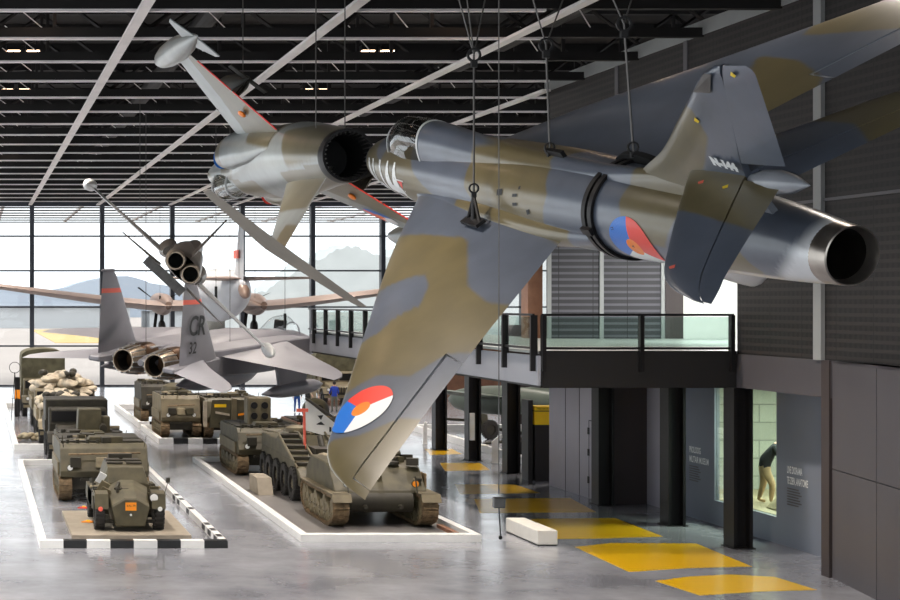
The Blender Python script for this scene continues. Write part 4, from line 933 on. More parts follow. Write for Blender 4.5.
# ================================================================== vehicles (front towards -Y, origin on the floor)
def wheel(p, x, y, z, r, w, hub='olive', nub=12):
    b = MB(); b.lathe([(-w / 2, r * .55), (-w / 2, r * .9), (-w * .35, r), (w * .35, r), (w / 2, r * .9), (w / 2, r * .55)], (0, 0, 0), (1, 0, 0), 24, True)
    for k in range(nub * 2):
        a = 2 * PI * k / nub / 2; mt = Matrix.Rotation(a, 4, 'X')
        b.box(-w * .5, w * .5, -.02 * r / .5, .02 * r / .5, r * .97, r * 1.04, mt)
    o = b.obj('wheel', 'rubber', p); o.location = (x, y, z)
    b = MB(); b.lathe([(-w * .35, .02), (-w * .35, r * .3), (-w * .2, r * .57), (w * .2, r * .57), (w * .35, r * .3), (w * .35, .02)], (0, 0, 0), (1, 0, 0), 16)
    for k in range(6):
        a = PI * k / 3; b.cyl((-w * .42, r * .2 * math.cos(a), r * .2 * math.sin(a)), (w * .42, r * .2 * math.cos(a), r * .2 * math.sin(a)), r * .04, n=5)
    b.obj('hub', hub, o, 40); return o
def track(p, x, y0, y1, r, top, w, nw=5, lift=.25, m='track', nl=None):
    """belt around the running gear: ground length y0..y1, end rollers lifted"""
    path = []; rf = r
    zc = lift + rf
    def arc(cy, cz, rr, a0, a1, n):
        for k in range(n + 1):
            a = a0 + (a1 - a0) * k / n; path.append((cy + rr * math.cos(a), cz + rr * math.sin(a)))
    arc(y0, zc, rf, -PI * .62, -PI * 1.5, 8); arc(y1, zc, rf, PI * .5, -PI * .38, 8); path.append((y1 - rf * .9 - lift, .03)); path.append((y0 + rf * .9 + lift, .03))
    pts = [Vector((0, a, b_)) for a, b_ in path]; seg = []; tot = 0
    for i in range(len(pts)): q = pts[(i + 1) % len(pts)]; seg.append((pts[i], q, (q - pts[i]).length)); tot += seg[-1][2]
    n = nl or int(tot / .17); b = MB()
    for k in range(n):
        s = tot * k / n
        for a, q, L in seg:
            if s <= L or (a, q, L) == seg[-1]: break
            s -= L
        c = a.lerp(q, min(1, s / max(L, 1e-6))); d = (q - a).normalized(); ang = math.atan2(d.z, d.y)
        mt = Matrix.Translation((x, c.y, c.z)) @ Matrix.Rotation(ang, 4, 'X'); h = tot / n * .46
        b.box(-w / 2, w / 2, -h, h, -.03, .03, mt); b.box(-w / 2, w / 2, -h * .4, h * .4, -.075, .05, mt)
        for sx in (-.32, .32): b.box(w * sx - .06, w * sx + .06, -h * 1.1, h * 1.1, -.06, .05, mt)
    o = b.obj('track', m, p)
    L = y1 - y0
    for k in range(nw):
        yy = y0 + .25 + (L - .5) * k / (nw - 1); rr = min(.3, (L - .2) / nw / 2)
        b = MB(); b.lathe([(-w * .42, .02), (-w * .42, rr * .75), (-w * .3, rr), (w * .3, rr), (w * .42, rr * .75), (w * .42, .02)], (0, 0, 0), (1, 0, 0), 16)
        for q in range(5): b.box(-w * .46, w * .46, -.02, .02, .06, rr * .8, Matrix.Rotation(2 * PI * q / 5, 4, 'X'))
        q = b.obj('road_wheel', 'olive_light', p, 40); q.location = (x, yy, .06 + rr)
    for yy in (y0, y1):
        b = MB(); b.lathe([(-w * .4, .02), (-w * .4, rf * .8), (w * .4, rf * .8), (w * .4, .02)], (0, 0, 0), (1, 0, 0), 14)
        for q in range(11): b.box(-w * .38, w * .38, -.03, .03, rf * .7, rf * .93, Matrix.Rotation(2 * PI * q / 11, 4, 'X'))
        q = b.obj('sprocket', 'olive_light', p); q.location = (x, yy, zc)
    return o
def clutter(p, x0, x1, y0, y1, z, n=8, s=.12):
    for i in range(n):
        x, y = random.uniform(x0, x1), random.uniform(y0, y1); a, c, h = (random.uniform(.4, 1.4) * s for _ in range(3))
        k = i % 4; b = MB(); mt = Matrix.Translation((x, y, z)) @ Matrix.Rotation(random.uniform(-.3, .3), 4, 'Z')
        if k < 2: b.box(-a, a, -c, c, -.03, h, mt)
        elif k == 2: b.lathe([(-.03, a), (h * .8, a), (h, a * .7)], (x, y, z), (0, 0, 1), 12)
        else: b.cyl((x - a * 1.6, y, z + a * .35), (x + a * 1.6, y, z + a * .35), a * .4, n=10)
        b.obj(['stowage_box', 'tool_box', 'hatch_cap', 'bedroll'][k], ['olive_dark', 'olive', 'olive_dark', 'olive_tan'][k], p, bevel=.008 if k < 2 else 0)
def headlight(p, x, y, z, r=.09, m='white_paint'):
    b = MB(); b.lathe([(0, .02), (0, r), (.06, r), (.12, r * .5), (.14, .01)], (x, y, z), (0, 1, 0), 14); o = b.obj('headlight', 'olive_dark', p, 50)
    MB().lathe([(-.015, .005), (-.01, r * .85), (.005, r * .85)], (x, y, z), (0, 1, 0), 14).obj('lens', m, o); return o

# --- scout car on its tan slab
sl = thing('display_slab', 'flat tan slab under the nearest scout car', 'slab', (4.28, 47.4, 0))
MB().box(-1.65, 1.6, -2.6, 2.6, 0, .12).obj('slab_top', 'slab_tan', sl, bevel=.01)
def scout():
    t = thing('scout_car', 'small olive armoured scout car with an orange plate on its pointed nose, nearest vehicle', 'armoured car', (4.28, 47.3, .12))
    def Z(prof): return prof
    b = MB()   # hull: cross sections front to rear
    secs = [(-2.0, .5, .18, .62, .86), (-1.95, .52, .15, .66, .9), (-1.0, .56, .15, .95, 1.16), (-.55, .6, .15, 1.0, 1.25)]
    b.rings([[(-w * .75, y, z0), (w * .75, y, z0), (w, y, z1), (w * .98, y, z2 - .16), (w * .3, y, z2 + .04), (-w * .3, y, z2 + .04), (-w * .98, y, z2 - .16), (-w, y, z1)] for y, w, z0, z1, z2 in secs])
    b.obj('hull_nose', 'olive', t, bevel=.012)
    b = MB(); b.rings([[(-.6 * k, y, .3), (.6 * k, y, .3), (.66 * k, y, 1.15), (.5 * k, y, zt), (-.5 * k, y, zt), (-.66 * k, y, 1.15)] for y, k, zt in ((-.55, 1, 1.2), (-.35, 1, 1.62), (.1, 1.02, 1.72), (1.5, .98, 1.66), (1.9, .9, 1.1))])
    b.obj('crew_compartment', 'olive', t, bevel=.015)
    b = MB(); b.box(-.5, -.05, -.1, 1.2, 1.69, 1.74); b.box(.05, .5, -.1, 1.2, 1.69, 1.74); b.cyl((-.5, .3, 1.76), (.5, .3, 1.76), .03); b.box(-.35, .35, 1.3, 1.5, 1.66, 1.85); b.obj('roof_hatch', 'olive_dark', t, bevel=.01)
    for sg in (-1, 1):
        b = MB(); b.prism([(-1.85, .62), (-1.75, 1.02), (-1.3, 1.08), (-.9, .95), (-.6, .95), (1.7, 1.0), (1.9, .7), (1.75, .55), (-.9, .5), (-1.0, .9), (-1.7, .95)], sg * .6 if sg > 0 else -.98, sg * .98 if sg > 0 else -.6, 'x'); b.obj('fender', 'olive', t)
        b = MB(); b.box(sg * .8 - .18, sg * .8 + .18, -.6, 1.0, .5, .98); clutter(t, sg * .8 - .1, sg * .8 + .1, -.5, .9, .98, 7, .09); b.obj('stowage_bin', 'olive_dark', t, bevel=.01)
        for y in (-1.35, 1.35): wheel(t, sg * .82, y, .48, .48, .27)
        b = MB(); b.lathe([(0, .005), (0, .06), (.02, .065), (.03, .03)], (sg * .82, -1.86, .62), (0, 1, 0), 14); b.obj('marker_lamp', 'coral' if sg < 0 else 'white_paint', t)
        b = MB(); b.cyl((sg * .95, -1.7, 1.0), (sg * 1.05, -1.72, 1.35), .01, n=5); b.cyl((sg * 1.05, -1.72, 1.33), (sg * 1.05, -1.7, 1.47), .06, n=10); b.obj('mirror', 'olive_dark', t)
    headlight(t, .66, -1.78, .92, .13)
    for i, (y, z) in enumerate(((-.35, 1.3), (-.85, 1.12), (-1.15, .98))):
        b = MB(); mt = Matrix.Translation((-.66, y, z)) @ Matrix.Rotation(.5, 4, 'Y') @ Matrix.Rotation(.35, 4, 'X'); b.box(-.14, .14, -.02, .02, -.16, .16, mt); b.obj('open_flap', 'olive_light' if i else 'white_paint', t)
    b = MB(); b.box(-.15, .15, -2.03, -2.0, .6, .82); o = b.obj('number_plate', 'orange', t)
    decal_text('plate_text', 'KN-79', .09, lambda u, v: (-.12 + u, -2.035, .7 + v), 'decal_black', o)
    b = MB()
    for k in range(5): b.box(-.3 + .02 * k, .0, -1.3 + k * .16, -1.24 + k * .16, 1.08 + k * .02, 1.13 + k * .02)
    b.box(-.35, -.28, -1.4, -.6, 1.02, 1.14); b.obj('engine_louvre', 'olive_dark', t)
    MB().cyl((-.35, -1.2, 1.1), (-.25, -1.0, 1.25), .05).obj('filler_cap', 'olive_dark', t); MB().cyl((.2, -1.4, 1.0), (.2, -.9, 1.1), .02).obj('bonnet_catch', 'olive_dark', t)
    MB().cyl((0, -2.05, .48), (0, -1.98, .48), .03).obj('front_shackle', 'white_paint', t)
    b = MB(); b.cyl((-.7, -1.55, .25), (.7, -1.55, .25), .05); b.box(-.45, .45, -1.7, -1.4, .12, .2); b.obj('front_axle', 'olive_dark', t)
scout()
for (px, py, lab, m) in ((84, 508, 'small red placard lying on the tan slab', 'red'), (88, 522, 'orange and yellow placard on the tan slab left of the wheel', 'orange')):
    p = gp(px, py, .13); t = thing('floor_placard', lab, 'placard', p); MB().prism([(-.2, -.1), (.12, -.14), (.2, .05), (-.08, .12)], 0, .03, 'z').obj('board', m, t)
    MB().box(-.05, .06, -.03, .03, .03, .06).obj('emblem', 'yellow', t)

def carrier(label, X, Y, W=2.8, L=4.8, H=1.85, m='olive', turret=None, slope=1.0, name='tracked_carrier', tw=.42, cat='armoured vehicle', extra=None):
    t = thing(name, label, cat, (X, Y + L / 2, 0)); y0, y1 = -L / 2, L / 2
    MB().box(-W / 2 + tw, W / 2 - tw, y0 + .3, y1 - .2, .4, .95).obj('lower_hull', 'olive_dark', t)
    b = MB(); b.prism([(y0 + .1, .8), (y0, 1.0), (y0 + .35 * slope, H - .15), (y0 + .6 * slope, H), (y1 - .1, H), (y1, H - .1), (y1 - .1, .8)], -W / 2 + .04, W / 2 - .04, 'x'); b.obj('hull', m, t, bevel=.02)
    b = MB(); b.box(-W / 2 + .1, -.1, y0 + .9, y0 + 1.8, H, H + .06); b.box(.1, W / 2 - .1, y0 + .9, y0 + 1.8, H, H + .06); b.box(-W / 2 + .1, W / 2 - .1, y0 + 2.2, y1 - .4, H, H + .05); b.obj('roof_hatch', 'olive_dark', t, bevel=.01)
    clutter(t, -W / 2 + .2, W / 2 - .2, y0 + .8, y1 - .3, H, 14, .15)
    for k in range(4): MB().cyl((-W / 2 + .3 + k * .33, y0 + .7, H), (-W / 2 + .3 + k * .33, y0 + .7, H + .12), .06, n=10).obj('vision_block', 'olive_dark', t)
    fz = 1.05
    for k in range(3): MB().box(-W / 2 + .35 + k * (W - .9) / 2.4, -W / 2 + .7 + k * (W - .9) / 2.4, y0 - .06, y0 + .12, fz + .08, fz + .4).obj('jerrycan', ['olive_dark', 'olive_tan', 'olive'][k], t, bevel=.02)
    b = MB(); b.cyl((-W / 2 + .3, y0 - .03, fz + .5), (W / 2 - .3, y0 + .02, fz + .55), .03); b.obj('tow_cable', 'track', t)
    b = MB(); b.cyl((-W / 4, y0 + .02, .75), (-W / 4, y0 - .15, .75), .05); b.cyl((W / 4, y0 + .02, .75), (W / 4, y0 - .15, .75), .05); b.box(-W / 4, W / 4, y0 - .12, y0 - .06, .72, .78); b.obj('tow_bar', 'olive_dark', t)
    b = MB(); b.prism([(-.5, H - .02), (.5, H - .02), (.4, H + .18), (-.4, H + .18)], y0 + 1.0, y0 + 1.7, 'y'); b.obj('driver_hood', 'olive', t, bevel=.02)
    for sg in (-1, 1):
        track(t, sg * (W / 2 - tw / 2), y0 + .35, y1 - .4, .3, 0, tw, 5, .18)
        headlight(t, sg * (W / 2 - .35), y0 - .02, 1.12, .1)
        b = MB(); b.box(sg * W / 2 - .03, sg * W / 2 + .03, y0 + .5, y1 - .3, .85, 1.25); b.obj('side_skirt', 'olive_light', t)
        b = MB(); b.cyl((sg * (W / 2 - .15), y0 + .3, H - .1), (sg * (W / 2 - .1), y0 + .1, H + .3), .012, n=5); b.obj('mirror_arm', 'olive_dark', t)
    if turret: turret(t, H)
    if extra: extra(t)
    return t
def tur_box(t, H):
    b = MB(); b.prism([(-.5, H), (.45, H), (.4, H + .95), (-.45, H + .95)], -.4, .6, 'y'); b.box(.2, .75, -.2, .5, H, H + .65); b.obj('turret_box', 'olive', t, bevel=.03)
    b = MB(); b.lathe([(0, .45), (0, .75), (.1, .78), (.1, .42)], (.45, -.1, H), (0, 0, 1), 20, True); b.cyl((.45, -.9, H + .25), (.45, .2, H + .3), .14); b.obj('gun_ring', 'olive_dark', t)
carrier('boxy olive carrier directly behind the nearest scout car, dark gun ring on its roof', 4.15, 52.9, 2.9, 4.6, 1.85)
carrier('olive vehicle with an upright turret box, third in the left row', 4.35, 60.3, 2.6, 4.4, 1.45, 'olive', tur_box)

def truck(label, X, Y, W=2.3, L=5.6, H=2.3, kind='canvas', m='olive', name='army_truck'):
    t = thing(name, label, 'truck', (X, Y + L / 2, 0)); y0, y1 = -L / 2, L / 2
    MB().box(-W / 2 + .25, W / 2 - .25, y0 + .1, y1 - .1, .6, .85).obj('chassis', 'olive_dark', t)
    b = MB(); b.prism([(y0 + .1, .75), (y0 + .1, 1.15), (y0 + .5, 1.3), (y0 + 1.5, 1.4), (y0 + 1.5, .75)], -W / 2 + .35, W / 2 - .35, 'x'); b.obj('bonnet', m, t, bevel=.05)
    b = MB()
    for k in range(7): b.box(-.5 + k * .16, -.45 + k * .16, y0 + .06, y0 + .1, .8, 1.15)
    b.obj('grille', 'black_metal', t); MB().box(-W / 2 + .05, W / 2 - .05, y0 - .08, y0 + .05, .5, .66).obj('bumper', 'olive_light', t)
    b = MB(); b.prism([(y0 + 1.5, .8), (y0 + 1.5, 1.4), (y0 + 1.7, 2.0), (y0 + 2.4, 2.05), (y0 + 2.4, .8)], -W / 2 + .1, W / 2 - .1, 'x'); b.obj('cab', m, t, bevel=.04)
    b = MB(); b.box(-W / 2 + .2, -.05, y0 + 1.5, y0 + 1.56, 1.5, 1.92, Matrix.Rotation(0, 4, 'X')); b.box(.05, W / 2 - .2, y0 + 1.5, y0 + 1.56, 1.5, 1.92); b.obj('windscreen', 'black_metal', t)
    b = MB(); b.box(-W / 2, W / 2, y0 + 2.45, y1, .95, 1.05)
    for sg in (-1, 1): b.box(sg * W / 2 - .04, sg * W / 2 + .04, y0 + 2.45, y1, 1.0, 1.5)
    b.box(-W / 2, W / 2, y0 + 2.42, y0 + 2.5, 1.0, 1.6); b.obj('load_bed', m, t)
    if kind == 'canvas':
        rs = []
        for k in range(9):
            y = y0 + 2.5 + (L - 2.55) * k / 8; sag = .04 * (k % 2); rs.append([(-W / 2, y, 1.45)] + [((W / 2 - sag) * math.cos(PI - PI * i / 14) ** 1 if False else -(W / 2) * math.cos(PI * i / 14), y, H - .55 - sag + .55 * math.sin(PI * i / 14) ** .6) for i in range(15)] + [(W / 2, y, 1.45)])
        MB().rings(rs).obj('canvas_cover', 'canvas', t, 50)
    elif kind == 'box':
        MB().box(-W / 2, W / 2, y0 + 2.5, y1, 1.0, H).obj('box_body', m, t, bevel=.04)
    elif kind == 'load':
        b = MB()
        for k in range(60):
            x, y = random.uniform(-W / 2 + .2, W / 2 - .2), random.uniform(y0 + 1.4, y1 - .2); z = 1.3 + (H - 1.6) * (1 - abs(x) / W * .9) * random.uniform(.5, 1)
            n0 = len(b.v); b.sphere((x, y, z), random.uniform(.2, .42), random.uniform(.3, .5), random.uniform(.12, .22), 14, 8)
            for v in b.v[n0:]: v += noise.noise_vector(v * 3.1) * .14
        tag(b.obj('canvas_bundles', 'sand_canvas', t, 60), kind='stuff')
        b = MB(); 
        for k in range(7):
            x, y = random.uniform(-W / 2 + .3, W / 2 - .3), random.uniform(y0 + 1.2, y1 - .6); b.sphere((x, y, H - .35), .2, .25, .16, 8, 6)
        tag(b.obj('stowed_kit', 'olive_dark', t, 60), kind='stuff')
    for sg in (-1, 1):
        b = MB(); b.prism([(y0, .75), (y0 + .2, 1.1), (y0 + .9, 1.15), (y0 + 1.3, .8), (y0 + 1.2, .75), (y0 + .85, 1.08), (y0 + .25, 1.03)], sg * W / 2 - (.02 if sg < 0 else .4), sg * W / 2 + (.4 if sg < 0 else .02), 'x'); b.obj('mudguard', m, t)
        headlight(t, sg * (W / 2 - .3), y0 + .05, 1.0, .1)
        for y in (y0 + .65, y1 - 1.7, y1 - .65): wheel(t, sg * (W / 2 - .15), y, .47, .47, .28)
    return t
def small_turret(t, H):
    b = MB(); b.lathe([(0, .7), (.35, .62), (.5, .3), (.52, .01)], (0, .3, H), (0, 0, 1), 20); o = b.obj('turret', 'olive', t, 50); MB().cyl((0, -.3, H + .25), (0, -1.9, H + .35), .05).obj('gun_barrel', 'olive_dark', o)
truck('green box-bodied truck with its flat panel towards us, fourth in the left row', 4.25, 66.5, 2.6, 4.9, 2.35, 'box', 'olive_dark')
truck('brownish open truck with curved mudguards, behind the green box truck', 4.15, 73.4, 2.6, 5.6, 2.5, 'load', 'olive_tan')
truck('truck piled high with sandy canvas bundles', 4.5, 81, 3.2, 6.5, 3.15, 'load', 'olive_light')
truck('canvas-covered truck farthest back in the left row', 3.9, 92, 2.5, 6.5, 3.7, 'canvas', 'olive')
b = MB(); random.seed(3)
for k in range(14): b.sphere((random.uniform(-.5, .5), random.uniform(-.4, .4), random.uniform(.1, .3)), .2, .2, .12, 8, 6)
o = b.obj('rubble_heap', 'olive_tan', smooth=60); o.location = gp(32, 441); tag(o, 'low heap of brown rubble left of the truck row', 'heap', kind='stuff')
t = thing('signal_lamp', 'dark upright stand with an orange patch beside the covered truck', 'sign stand', (2.35, 92, 0))
MB().box(-.15, .15, -.1, .1, 0, 2.2).obj('stand', 'black_metal', t); MB().box(-.16, .16, -.12, -.1, 1.0, 1.5).obj('patch', 'orange', t)
t = thing('wire_easel', 'thin wire easel standing at the far left of the truck row', 'easel', (2.15, 89, 0))
b = MB(); b.cyl((-.2, 0, 0), (0, .1, 2.6), .02, n=5); b.cyl((.2, 0, 0), (0, .1, 2.6), .02, n=5); b.cyl((0, .6, 0), (0, .1, 2.5), .02, n=5); b.cyl((-.2, .03, 1.2), (.2, .03, 1.2), .015, n=5); b.obj('legs', 'black_metal', t)
b = MB(); b.lathe([(-.02, .28), (-.02, .31), (.02, .31), (.02, .28)], (0, .1, 2.85), (0, 1, 0), 20, True); b.obj('hoop', 'black_metal', t)

# --- middle row
def panelled(t):
    b = MB(); b.prism([(-1.5, 1.0), (-1.42, 1.9), (-.9, 2.1), (-.95, .75)], -2.4, -2.34, 'y'); b.obj('armour_plate', 'olive_light', t)
carrier('armoured carrier with a pale slanted side plate on the checkered border platform', 9.65, 77.2, 1.9, 4.2, 2.0, 'olive_light', small_turret)
def vplate(t):
    b = MB(); b.prism([(-1.15, .55), (1.15, .55), (1.35, 1.0), (1.15, 1.85), (-1.0, 1.85)], -2.45, -2.38, 'y'); o = b.obj('bow_plate', 'olive', t, bevel=.01)
    MB().box(-.12, .12, -2.6, -2.4, .1, 1.9).obj('plate_rib', 'olive_light', o); MB().box(-.9, -.35, -2.47, -2.45, 1.5, 1.65).obj('bow_marking', 'yellow', o)
    for sg, m in ((-1, 'sand_canvas'), (1, 'orange')):
        b = MB(); b.prism([(sg * .2, 1.1), (sg * .85, 1.22), (sg * .85, 1.32), (sg * .2, 1.2)], -2.48, -2.44, 'y'); b.obj('reflector_bar', m, o)
    b = MB(); b.box(-1.42, -1.25, -2.5, -2.4, .6, 1.8, Matrix.Rotation(.0, 4, 'Y')); b.obj('plate_strut', 'sand_canvas', t)
carrier('wide armoured carrier with a ribbed bow plate and yellow marking on the checkered platform', 12.05, 77.0, 2.65, 4.6, 1.9, 'olive', None, extra=vplate)
carrier('small dark armoured vehicle with a red lamp, behind the checkered platform', 9.5, 86, 1.7, 4, 2.1, 'olive_dark', None, extra=lambda t: tag(MB().box(.42, .6, -2.12, -1.95, 1.2, 1.5).obj('tail_lamp', 'red', t, bevel=.03), 'red tail lamp'))

# --- tank under the wing tip
def tank():
    t = thing('tank', 'olive tank hull under the big wing tip with wide brown tracks', 'tank', (11.6, 48.9, 0))
    b = MB(); b.box(-.9, .9, -1.5, 2.2, .45, 1.0); b.lathe([(-.9, .2), (-.9, .3), (.9, .3), (.9, .2)], (0, -1.6, .72), (1, 0, 0), 20); b.obj('lower_hull', 'olive_dark', t, 40)
    b = MB(); b.prism([(-1.75, .95), (-1.7, 1.05), (-.95, 1.62), (-.6, 1.74), (1.6, 1.78), (2.3, 1.35), (2.35, .95)], -1.32, 1.32, 'x'); b.obj('upper_hull', 'olive', t, bevel=.03)
    for sg in (-1, 1):
        track(t, sg * 1.26, -1.95, 2.0, .36, 0, .46, 6, .22)
        b = MB(); b.box(sg * 1.26 - .27, sg * 1.26 + .27, -2.35, 2.3, .98, 1.02); b.prism([(-2.5, .8), (-2.35, 1.02), (-2.2, 1.02), (-2.45, .78)], sg * 1.26 - .27, sg * 1.26 + .27, 'x'); b.obj('fender', 'olive_light', t)
        for k in range(3): b = MB(); b.prism([(-1.1 + k * 1.25, .55), (-.75 + k * 1.25, .95), (-.45 + k * 1.25, .55), (-.75 + k * 1.25, .4)], sg * 1.3 - .12, sg * 1.3 + .12, 'x'); b.obj('bogie_bracket', 'olive_light', t)
        headlight(t, sg * .98, -1.8, 1.25, .11, 'orange' if sg > 0 else 'white_paint')
    b = MB(); b.lathe([(0, .85), (.2, .95), (.5, .8), (.72, .4), (.74, .01)], (.15, .4, 1.75), (0, 0, 1), 28); o = b.obj('turret', 'olive', t, 50)
    b = MB(); b.cyl((.15, -.4, 2.05), (.15, -1.6, 2.0), .09, .07, 14); b.cyl((.15, -.55, 2.05), (.15, -.3, 2.05), .24, n=16); b.obj('gun_barrel', 'olive_dark', o, 40)
    b = MB(); b.lathe([(0, .3), (.1, .3), (.14, .2), (.15, .01)], (.45, .6, 2.42), (0, 0, 1), 18); b.obj('commander_hatch', 'olive_dark', o, 40)
    b = MB(); b.rings(body([(1.0, 1.3, .3, .35, .3), (1.2, 1.3, .42, .5, .3), (2.0, 1.3, .42, .5, .3), (2.3, 1.3, .3, .3, .3)], 8, 20)); b.v = [Vector((v.y - .85, v.x, v.z)) for v in b.v]; b.obj('stowage_roll', 'olive_tan', t, 60)
    clutter(t, .5, 1.25, -1.1, 2.0, 1.74, 18, .15); clutter(t, .95, 1.2, -1.6, -1.2, 1.32, 4, .1)
    b = MB()
    for k in range(9): b.box(1.34, 1.4, -1.4 + k * .4, -1.12 + k * .4, 1.1, 1.5)
    b.obj('spare_links', 'track', t)
    for q in (-.5, .5): MB().cyl((q, -2.1, .62), (q, -1.85, .62), .06).obj('tow_lug', 'olive_dark', t)
    b = MB(); b.cyl((-.98, -2.0, 1.0), (-.98, -1.75, 1.45), .02, n=5); b.cyl((.98, -2.0, 1.0), (.98, -1.75, 1.45), .02, n=5); b.obj('lamp_guard', 'olive_dark', t)
tank()
o = MB().box(-.07, .07, -.9, .8, 0, .1).obj('wooden_beam', 'wood_brown'); o.location = (13.22, 46.2, .02); tag(o, 'reddish wooden beam on the floor beside the right track', 'beam')
# --- long amphibious carrier with a sloping bow
def amphibian():
    t = thing('amphibious_carrier', 'long olive wheeled carrier with a stepped sloping bow and side rails', 'military vehicle', (11.5, 56.2, 0))
    b = MB(); b.prism([(-3.6, .55), (-3.7, .85), (-3.2, 1.05), (.2, 1.9), (.5, 1.75), (3.3, 1.75), (3.4, .7), (-2.6, .5)], -1.15, 1.15, 'x'); b.obj('hull', 'olive', t, bevel=.03)
    for x in (-1.15, -.45, .45, 1.15):
        b = MB(); b.cyl((x, -3.25, 1.12), (x, .15, 1.98), .035, n=8); b.cyl((x, .15, 1.98), (x, 3.2, 1.85), .035, n=8); b.obj('deck_rail', 'olive_light', t)
    b = MB()
    for k in range(6): b.box(-1.1, -.5, -2.9 + k * .55, -2.55 + k * .55, 1.12 + k * .14, 1.24 + k * .14)
    b.obj('deck_step', 'olive_dark', t, bevel=.01)
    b = MB(); b.box(-.35, .3, -2.2, -.9, 1.2, 1.62); b.cyl((.1, -1.2, 1.5), (.1, -.7, 1.9), .1); clutter(t, -.3, 1.0, .6, 3.0, 1.75, 16, .13); b.obj('engine_cover', 'olive_dark', t)
    b = MB(); b.lathe([(0, .42), (.12, .4), (.2, .2), (.22, .01)], (-.3, 1.2, 1.95), (0, 0, 1), 20); b.lathe([(-.25, .3), (0, .3)], (-.3, 1.2, 1.95), (0, 0, 1), 16); b.obj('ventilator_dome', 'olive_light', t, 50)
    for sg in (-1, 1):
        for y in (-2.75, -1.35, .05, 1.45, 2.6): wheel(t, sg * 1.1, y, .55, .55, .34, 'olive_light')
        b = MB(); b.box(sg * 1.16 - .02, sg * 1.16 + .02, -2.9, 3.2, 1.0, 1.3); b.obj('side_plate', 'olive', t)
    return t
amphibian()
t = thing('marker_pole', 'coral red marker pole standing on the sloping bow', 'pole', (11.0, 55.0, 1.52)); p = t.location
MB().cyl((0, 0, -.02), (-.03, 0, 1.25), .045, n=10).obj('pole', 'coral', t, 40); MB().box(-.28, .1, -.04, .04, 1.25, 1.36).obj('cross_arm', 'coral', t)
t = thing('sign_board', 'slanted white board with black symbols behind the coral pole', 'board', (11.9, 56.4, 2.15))
mt = Matrix.Rotation(.35, 4, 'Y')
b = MB(); b.prism([(-.62, -.1), (.3, -.35), (.62, -.15), (.45, .1), (-.6, .95)], -.03, .03, 'y'); b.obj('board', 'white_paint', t)
b = MB(); b.cyl((-.62, -.06, 1.0), (.75, -.06, .05), .045, n=8); b.obj('edge_bar', 'fitting_grey', t)
for pl in ([(-.2, .4), (.0, .42), (-.08, .25)], [(-.25, .1), (.05, .08), (-.08, .2)], [(.2, -.15), (.27, -.15), (.27, .0), (.2, .02)]): MB().prism(pl, -.04, -.033, 'y').obj('board_symbol', 'decal_black', t)
def launcher(t, H):
    b = MB(); b.box(-.55, .35, -.2, .6, H, H + 1.05); b.obj('upper_box', 'olive_light', t, bevel=.04)
    b = MB()
    for x, z in ((-.3, .75), (.1, .75), (-.3, .35), (.1, .35)): b.cyl((x, -.3, H + z), (x, -.15, H + z), .13, n=14)
    b.obj('box_optics', 'black_metal', t, 40)
carrier('tracked vehicle with an upright box on top, beside the checkered platform corner', 10.9, 60.6, 2.5, 4.6, 1.75, 'olive', launcher)
t = thing('wheel_block', 'pale beige block on the floor behind the tank track', 'block', (9.65, 55.6, .02)); MB().prism([(-.9, 0), (.9, 0), (.9, .55), (-.5, .55)], -.25, .25, 'x').obj('block', 'slab_tan', t, bevel=.01)
def ballturret(t, H):
    b = MB(); b.sphere((0, 0, H + .4), .6, .6, .55, 20, 12); o = b.obj('round_turret', 'olive', t, 60); b = MB(); b.cyl((0, -.4, H + .5), (0, -.7, H + .5), .2, n=14); b.obj('mantlet', 'olive_dark', o, 40)
carrier('olive vehicle with a round ball turret behind the white symbol board', 14.8, 69.5, 2.3, 4.4, 1.3, 'wood_brown', ballturret)

# --- right hand exhibits
def field_gun(label, p, rz, s=1.):
    t = thing('field_gun', label, 'gun', p, rz)
    for sg in (-1, 1): wheel(t, sg * .7 * s, 0, .5 * s, .5 * s, .18, 'olive_dark')
    b = MB(); b.cyl((-.7 * s, 0, .5 * s), (.7 * s, 0, .5 * s), .07); b.cyl((0, .2, .6 * s), (-.5 * s, 3 * s, .1), .07); b.cyl((0, .2, .6 * s), (.5 * s, 3 * s, .1), .07); b.obj('carriage', 'olive_dark', t)
    b = MB(); b.cyl((0, .5, .85 * s), (0, -2.6 * s, 1.1 * s), .08, .055, 12); b.cyl((0, -2.6 * s, 1.1 * s), (0, -2.8 * s, 1.12 * s), .1); b.obj('barrel', 'olive_dark', t, 40)
    b = MB(); b.prism([(-.7 * s, .4 * s), (.7 * s, .4 * s), (.6 * s, 1.3 * s), (-.6 * s, 1.3 * s)], -.12, -.08, 'y'); b.obj('shield', 'olive', t)
field_gun('low field gun with a long thin barrel on the far right platform', (23.8, 77.5, 0), math.radians(-70), .9)
field_gun('dark field gun standing between the two far black columns', (24.9, 71.0, 0), math.radians(30), 1.1)
t = thing('military_motorcycle', 'dark motorcycle with round orange lamp near the far black column', 'motorcycle', (23.6, 68.5, 0), math.radians(80))
for y in (-.7, .7): wheel(t, 0, y, .34, .34, .1, 'black_metal')
b = MB(); b.cyl((0, -.7, .34), (0, -.45, .95), .03); b.cyl((0, -.45, .85), (0, .5, .75), .05); b.box(-.14, .14, -.25, .25, .3, .62); b.cyl((0, .7, .34), (0, .1, .6), .03); b.obj('frame', 'black_metal', t)
b = MB(); b.sphere((0, .0, .85), .15, .3, .13); b.obj('fuel_tank', 'olive', t, 60); MB().box(-.13, .13, .25, .75, .78, .88).obj('saddle', 'rubber', t, bevel=.03)
b = MB(); b.cyl((-.35, -.4, 1.05), (.35, -.4, 1.05), .02); b.obj('handlebar', 'silver', t)
